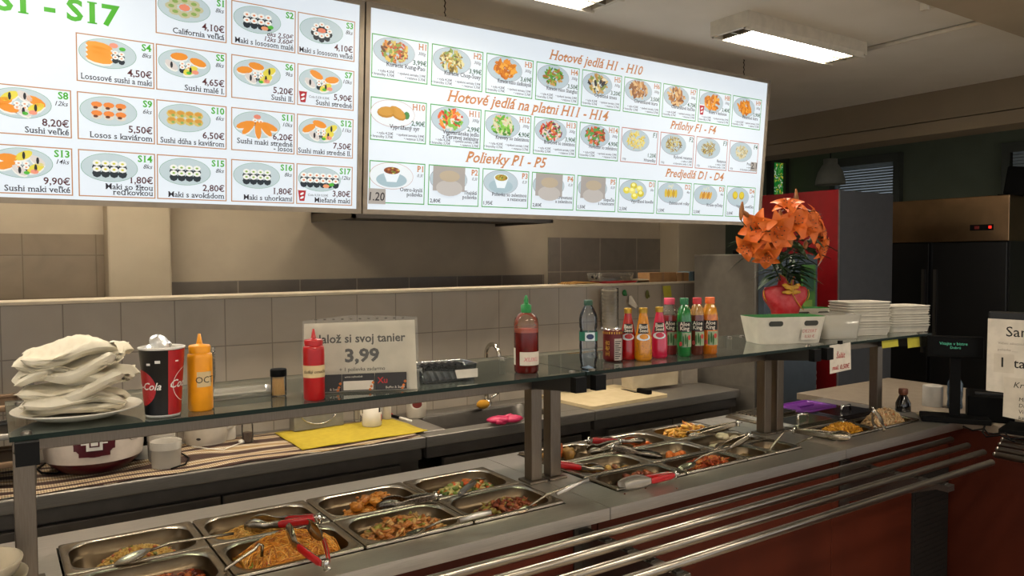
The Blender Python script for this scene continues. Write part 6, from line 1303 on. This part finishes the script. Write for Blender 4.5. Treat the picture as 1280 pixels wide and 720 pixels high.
# wall things on the partition
def onw(px, py): return aty(px, py, PART_Y-.002)
a_, b_ = onw(754.5, 360), onw(754.5, 412); r = wid(a_, 11)
t = thing('cup_dispenser', 'clear tube dispenser of paper cups fixed to the tiled partition', 'cup dispenser', (a_.x, PART_Y-r-.004, b_.z)); Hh = a_.z-b_.z
MB().lathe([(r, 0), (r, Hh)], 24, (0, 0, 0), 0, None, False).build('tube', clear('dispenser_tube', '#eeece6', 1.45, .05, .2, '#b8b0a2'), t)
for i in range(11): MB().lathe([(r*.62, i*Hh/12), (r*.86, i*Hh/12+Hh*.1), (r*.9, i*Hh/12+Hh*.105), (r*.86, i*Hh/12+Hh*.11)], 20, (0, 0, 0), 0, None, False).build('paper_cup', mat('dispenser_cup', '#c4bba8', .6), t)
for nm, lb_, px, py, h in (('green_hook', 'round green hook on the tiled partition', 780, 366, '#0f6a2c'), ('olive_hook', 'oval olive hook on the tiled partition', 808.5, 368, '#5c5c1c')):
    p = onw(px, py); b = MB(); b.blob((0, -.006, 0), (.016 if nm[0] == 'g' else .014, .007, .018 if nm[0] == 'g' else .026), 0, 0, 14, 8); b.tube([(0, -.008, -.012), (0, -.022, -.016), (0, -.022, -.004)], .003, 6); tag(b.build(nm, mat(nm, h, .4), None, (p.x, PART_Y-.001, p.z)), lb_, 'hook')
p = onw(786, 372); b = MB(); b.add([(-.006, -.012, .01), (.01, -.014, .012), (.052, -.020, -.050), (.030, -.030, -.062), (-.014, -.016, -.036), (.02, -.034, -.03)], [(0, 5, 1), (1, 5, 2), (2, 5, 3), (3, 5, 4), (4, 5, 0)])
tag(b.build('paper_bag', PAPER, None, (p.x, PART_Y, p.z), solid=.001), 'crumpled white paper bag hanging from the green hook', 'bag')
p, p2 = onw(828, 357.5), onw(838, 371); tag(MB().add([(0, -.002, 0), (p2.x-p.x, -.003, .001), (p2.x-p.x+.002, -.010, p2.z-p.z), (.002, -.012, p2.z-p.z)], [(0, 3, 2, 1)]).build('sticky_note', YEL, None, (p.x, PART_Y-.001, p.z), solid=.0006), 'yellow sticky note on the partition above the juice bottles', 'sticky note')
# metal rack at the far left behind the glass
t = thing('tray_rack', 'dark metal rack with trays at the left edge behind the glass shelf', 'rack', (-.165, 3.03, BZ))
for x in (-.22, .265):
    for y in (-.12, .12): MB().box((x-.012, y-.012, 0), (x+.012, y+.012, .34)).build('upright', STEELD, t)
for i, z in enumerate((.07, .16, .25)): MB().loft([rrect(.50, .26, .015, 3, z), rrect(.50, .26, .015, 3, z+.02), rrect(.47, .23, .015, 3, z+.02), rrect(.47, .23, .015, 3, z+.006)], 0, True, True, True, True).build('tray', mat('copper_brown', '#5a4632', .4, .6) if i != 1 else STEELD, t)
# ------------------------------------------------------------------ fridges
GREYF = mat('fridge_grey', '#6a655d', .45, .4); BLUEG = mat('fridge_blue_grey', '#3c4650', .4, .2)
t = thing('steel_fridge', 'grey steel fridge at the end of the tiled partition', 'fridge', (0, 0, 0))
MB().box((3.45, 2.72, .08), (3.955, 3.16, 1.612)).build('body', GREYF, t, bevel=.006)
MB().box((3.47, 2.675, .10), (3.945, 2.718, 1.605)).build('door', BLUEG, t, bevel=.004)
MB().box((3.50, 2.655, .55), (3.53, 2.675, 1.2)).build('handle', STEELD, t)
b = MB(); b.box((3.79, 2.672, 1.18), (3.92, 2.675, 1.55)); b.cbox((3.855, 2.671, 1.46), (.10, .002, .12), 1); b.cbox((3.85, 2.671, 1.30), (.08, .002, .10), 2); b.build('poster', [mat('poster_green', '#3a6a24', .6), mat('poster_dark', '#10402c', .6), mat('poster_lime', '#6a8a34', .6)], t)
MB().box((3.47, 2.74, 0), (3.93, 3.12, .08)).build('plinth', BLACKP, t)
P = Vector((3.62, 2.86, 1.6125)); t = thing('black_scale', 'flat black device lying on top of the grey fridge', 'device', P); MB().cbox((0, 0, .014), (.22, .14, .028)).build('body', BLACKP, t, bevel=.006); MB().cbox((.09, 0, .06), (.02, .02, .07)).build('stand', BLACKP, t)
tag(MB().cbox((0, 0, .004), (.12, .09, .008)).build('paper_sheet', PAPER, None, (3.49, 2.78, 1.6125), .3), 'white paper on the near corner of the grey fridge', 'paper')
RZf = 2.0; c_ = atz(1049, 236.5, RZf); x1 = atz(1129, 241, RZf).x
t = thing('red_fridge', 'tall red drinks fridge with a grey front side and white script', 'drinks fridge', (0, 0, 0))
COR = mat('fridge_red', '#740a11', .35); 
MB().box((c_.x+.006, c_.y+.004, .05), (x1, c_.y+.62, RZf-.004)).build('cabinet', mat('fridge_charcoal', '#3b3c40', .5), t, bevel=.004)
b = MB().box((c_.x, c_.y, .05), (c_.x+.006, c_.y+.62, RZf)); b.build('red_panel', COR, t)
MB().box((c_.x-.002, c_.y-.003, .05), (c_.x+.008, c_.y+.004, RZf)).build('edge_trim', mat('edge_alu', '#8c8480', .35, .8), t)
b = MB(); zc = atx(993, 303, c_.x).z; yc = atx(993, 303, c_.x).y; rr_ = atx(993, 258, c_.x).z-zc
b.add([(c_.x-.001, yc+rr_*s*cos(2*pi*i/48), zc+rr_*s*sin(2*pi*i/48)) for s in (1, .975) for i in range(48)], [(i, (i+1) % 48, 48+(i+1) % 48, 48+i) for i in range(48)], 0)
write(b, 'Coca-Cola', .20, (c_.x-.0015, c_.y+.14, .06), (0, 0, 1), (0, 1, 0), 0, .012, .4, 'LEFT')
b.build('logo', mat('logo_white', '#b8aaa4', .5), t)
MB().box((c_.x+.02, c_.y+.03, 0), (x1-.02, c_.y+.58, .05)).build('plinth', BLACKP, t)
c2 = atz(1262, 243, 2.0); y2 = atz(1129, 251, 2.0).y+.15
t = thing('steel_refrigerator', 'large two-door refrigerator with a steel top panel and red indicator light at the right', 'refrigerator', (0, 0, 0))
zb_ = atx(1262, 301, c2.x).z
UP = mat('fridge_brown_steel', '#8a6f52', .32, 1.0, '#7f674c', 6); DKD = mat('fridge_black_door', '#0f0e0e', .35, .1)
MB().box((c2.x, c2.y, zb_), (c2.x+.65, y2, 2.0)).build('top_panel', UP, t, bevel=.004)
MB().box((c2.x+.03, c2.y+.002, .12), (c2.x+.65, y2-.002, zb_)).build('body', DKD, t)
ym = atx(1163, 310, c2.x).y
for y0, y1 in ((c2.y+.01, ym-.012), (ym+.012, y2-.01)):
    d = MB().box((c2.x, y0, .15), (c2.x+.03, y1, zb_-.008)).build('door', DKD, t, bevel=.003); MB().box((c2.x-.02, y1-.04 if y0 < ym-.1 else y0+.02, .9), (c2.x-.001, y1-.02 if y0 < ym-.1 else y0+.04, 1.5)).build('handle', STEELD, d)
b = MB(); p = atx(1238, 284, c2.x); b.box((c2.x-.002, p.y-.02, p.z-.02), (c2.x, p.y+.13, p.z+.02)); b.box((c2.x-.004, p.y-.008, p.z-.008), (c2.x-.001, p.y+.010, p.z+.010), 1); b.box((c2.x-.004, p.y+.07, p.z-.010), (c2.x-.001, p.y+.10, p.z+.010), 2)
b.build('indicator_display', [BLACKP, glow('#ff2a1a', 1.2), glow('#5a1410', .5)], t)
MB().box((c2.x+.05, c2.y+.02, 0), (c2.x+.6, y2-.02, .12)).build('plinth', BLACKP, t)
p = atx(1272, 218, c2.x+.2); t = thing('black_device', 'tilted black device on top of the large refrigerator at the right edge', 'device', (c2.x+.2, p.y, 2.0)); b = MB(); b.cbox((0, -.02, .10), (.16, .16, .19), 0, Matrix.Rotation(.15, 4, 'X')); b.build('body', BLACKP, t, bevel=.01); MB().cbox((0, -.02, .006), (.2, .2, .012)).build('foot', BLACKP, t)
# pendant
pc = atx(1038, 216, 6.2); r = wid(pc, 17.5); zt, zb2 = atx(1038, 199, 6.2).z, atx(1038, 231, 6.2).z
t = thing('pendant_lamp', 'grey bell-shaped pendant lamp above the red fridge', 'pendant lamp', (6.2, pc.y, 0))
MB().lathe([(r, zb2), (r*.97, zb2+(zt-zb2)*.2), (r*.82, zb2+(zt-zb2)*.5), (r*.55, zb2+(zt-zb2)*.75), (r*.46, zb2+(zt-zb2)*.8), (r*.46, zt), (.02, zt)], 32, (0, 0, 0), 0, None, False).build('shade', mat('pendant_grey', '#7c7a6c', .6), t, solid=.004)
MB().tube([(0, 0, zt), (0, 0, CEIL)], .005, 6).build('cord', BLACKP, t)
# ------------------------------------------------------------------ cash desk things
DZ = CT+.0015
P = atz(1137, 515, DZ); r = wid(P, 9.2); P = P+Vector((.0, .03, 0)); H = aty(1137, 484, P.y).z-P.z
t = thing('soy_sauce_bottle', 'small dark soy sauce bottle with a brown cap on the cash desk corner', 'sauce bottle', P); MB().lathe([(r*.95, 0), (r, .004), (r*.96, H*.35), (r*.62, H*.6), (r*.42, H*.72)], 24).build('body', mat('soy_glass', '#0c0707', .1, spec=.8), t); MB().lathe([(r*.5, H*.72), (r*.62, H*.80), (r*.6, H*.97), (r*.5, H), (.001, H)], 20, (0, 0, 0), 0, None, False).build('cap', mat('soy_cap', '#5c2c12', .45), t)
P = atz(1165.5, 507, DZ); r = wid(P, 11.5); H = aty(1165, 482, P.y).z-P.z
t = thing('paper_roll', 'white cup-sized roll standing on the cash desk', 'roll', P); MB().lathe([(r, 0), (r, H-.004), (r*.97, H), (r*.80, H), (r*.78, H-.02), (.001, H-.02)], 30, (0, 0, 0), 0, None, False).build('body', mat('roll_white', '#b8b3aa', .6), t)
P = atz(1195, 512, DZ)+Vector((.03, .02, 0)); r = wid(P, 9); H = aty(1195, 465, P.y).z-P.z
t = thing('water_bottle', 'blue-tinted water bottle behind the pole of the customer display', 'water bottle', P); MB().lathe([(r*.9, 0), (r, .01), (r*.9, H*.25), (r, H*.4), (r*.95, H*.7), (r*.5, H*.88), (r*.4, H*.92)], 22, (0, 0, 0), 0, None, False).build('bottle', clear('blue_pet', '#9fb8d0', 1.5, .03, .35, '#6a8298'), t); MB().lathe([(r*.45, H*.92), (r*.45, H), (.001, H)], 16, (0, 0, 0), 0, None, False).build('cap', WHITEP, t)
P = atz(1168, 519, DZ); tag(MB().loft([rrect(.15, .09, .03, 4, 0), rrect(.155, .095, .03, 4, .006)], 0, False, True, True, True).build('paper_pad', mat('cream_pad', '#b5a98e', .7), None, (P.x, P.y, P.z), -.1), 'cream paper pad behind the foot of the customer display', 'pad')
# customer display: faces the viewer
def frame_at(P, ang=0.0):
    n = Vector((CAM.x-P.x, CAM.y-P.y, 0)).normalized(); return math.atan2(n.y, n.x)+pi/2+ang
P = atz(1194, 528, DZ); q = frame_at(P, .12); s = wid(P, 1)
t = thing('customer_display', 'black pole display with green text on the cash desk', 'customer display', P, q)
MB().cbox((0, .03, .012), (76*s, .12, .024)).build('base', BLACKP, t, bevel=.004)
zc_ = aty(1194, 434, P.y).z-P.z; MB().cbox((0, .03, zc_*.5), (11.5*s, .03, zc_)).build('pole', BLACKP, t)
MB().cbox((-2*s, .006, zc_), (62*s, .022, 27*s)).build('head', mat('display_head', '#050505', .6, spec=.1), t, bevel=.004)
b = MB(); b.flat([(-26*s, -.0065, zc_-10*s), (22*s, -.0065, zc_-10*s), (22*s, -.0065, zc_+10*s), (-26*s, -.0065, zc_+10*s)]); write(b, 'Vitajte v bistre', 5.2*s, (-19*s, -.007, zc_+2.5*s), (1, 0, 0), (0, 0, 1), 1, .0, 0, 'LEFT', 38*s); write(b, 'Dobrú', 4.4*s, (-7*s, -.007, zc_-2.2*s), (1, 0, 0), (0, 0, 1), 1); b.build('screen', [mat('screen_black', '#040505', .5, spec=.1), glow('#4fae84', .55)], t)
# receipt printer
A = atz(1209, 526, DZ); q = frame_at(A, .05); s = wid(A, 1); Ht = aty(1209, 492, A.y).z - A.z
t = thing('receipt_printer', 'black receipt printer box under the paper signs', 'printer', A+Vector((0, 0, 0)), q); MB().add([(0, 0, 0), (.17, 0, 0), (.17, .16, 0), (0, .16, 0), (0, .004, Ht*.93), (.17, .004, Ht*.93), (.17, .16, Ht), (0, .16, Ht)], [(0,3,2,1),(4,5,6,7),(0,1,5,4),(1,2,6,5),(2,3,7,6),(3,0,4,7)]).build('body', BLACKP, t, bevel=.006)
MB().box((.03, .04, Ht*.95), (.14, .07, Ht*1.0)).build('paper_slot', mat('slot_grey', '#2a2a2a', .4), t)
# monitor with paper signs
A = atz(1230, 540, DZ)+Vector((.07, .02, 0)); q = frame_at(A, -.22); s = wid(A, 1)
zt = aty(1236, 389, A.y).z-A.z; zpt = aty(1236, 398, A.y).z-A.z; zpb = aty(1236, 488, A.y).z-A.z
t = thing('cash_monitor', 'black cash register monitor with white paper signs taped to its back', 'monitor', A, q)
MB().box((-.004, .0, zt*.32), (.36, .03, zt)).build('shell', mat('monitor_black', '#090909', .4), t, bevel=.006)
MB().box((.13, .03, 0), (.23, .07, zt*.6)).build('stand', BLACKP, t); MB().cbox((.17, .05, .008), (.24, .2, .016)).build('foot', BLACKP, t)
b = MB(); b.flat([(-.006, -.002, zpb), (.33, -.002, zpb-.01), (.33, -.002, zpt-.004), (-.004, -.002, zpt)]); Wp = 47*s
X = lambda px: (px-1234)*s*.84
Zp = lambda py: zpt-(py-398)*s
write(b, 'Samoobsluha', 17.5*s, (X(1256), -.0026, Zp(419)), (1, 0, 0), (0, 0, 1), 1, .004); write(b, '1  tanier', 16.5*s, (X(1249), -.0026, Zp(457)), (1, 0, 0), (0, 0, 1), 1, .008)
write(b, 'Vážení zákazníci', 4.2*s, (X(1246), -.0026, Zp(429)), (1, 0, 0), (0, 0, 1), 2); write(b, 'polievka ___', 4.2*s, (X(1246), -.0026, Zp(437)), (1, 0, 0), (0, 0, 1), 2)
b.build('paper_sheet', [PAPER, INK, mat('faded_ink', '#8c8274', .7)], t, solid=0)
b = MB(); b.flat([(X(1241), -.003, Zp(464)), (X(1267), -.003, Zp(464)), (X(1267), -.003, Zp(441)), (X(1241), -.003, Zp(441))]); write(b, '1', 17*s, (X(1252), -.0034, Zp(457)), (1, 0, 0), (0, 0, 1), 1, .012, 0, 'CENTER'); b.build('number_card', [mat('paper_card', '#c6bdac', .8), INK], t)
b = MB(); b.flat([(X(1254), -.006, Zp(518)), (.30, -.006, Zp(526)), (.30, -.006, Zp(470)), (X(1255), -.006, Zp(469))]); write(b, 'Kreditná karta', 10*s, (X(1267), -.0066, Zp(481)), (1, 0, 0), (0, 0, 1), 1, 0, .25)
for i, q_ in enumerate(('Maestro', 'Diners', 'Visa', 'karta')): write(b, q_, 6.5*s, (X(1274), -.0066, Zp(497+7.5*i)), (1, 0, 0), (0, 0, 1), 1, 0, .1)
b.build('paper_note', [mat('paper_note_white', '#c6bdac', .8), INK], t)
for i, pts in enumerate((((1204, 533), (1216, 538), (1230, 536), (1236, 543), (1256, 541), (1262, 548), (1280, 548)), ((1231, 532), (1228, 540), (1233, 546), (1250, 544), (1268, 552)))):
    tag(MB().tube([tuple(atz(a, c, DZ+.004)) for a, c in pts], .0035, 6).build('black_cable', BLACKP), ('longer', 'shorter')[i] + ' black cable trailing over the cash desk edge', 'cable')
# bowls at the left end
t = thing('side_stand', 'dark side stand at the left end of the buffet carrying bowls', 'stand', (0, 0, 0)); MB().box((-.60, 1.62, CT-.04), (-.028, 2.1, CT)).build('top', STEELD, t, bevel=.003); MB().box((-.56, 1.66, 0), (-.06, 2.05, CT-.04)).build('cabinet', CAB, t)
P = Vector((-.045, 1.80, CT)); zt = aty(15, 686, 1.80).z
BW = mat('bowl_cream', '#b9ae97', .3); r = .092
for i, (dx, dz, lb_) in enumerate(((.010, 0, 'lower'), (.004, .030, 'middle'), (-.004, .060, 'upper'))):
    b = MB(); b.lathe([(r*.5, 0), (r*.55, .004), (r*.9, .03), (r, .052), (r, .055), (r*.96, .054), (r*.86, .03), (r*.5, .008), (.001, .008)], 36, (0, 0, 0), 0, None, False)
    tag(b.build('bowl', BW, None, (P.x+dx, P.y, P.z+dz), 0), lb_ + ' cream bowl of the stack at the bottom left corner', 'bowl', 'stacked cream bowls')
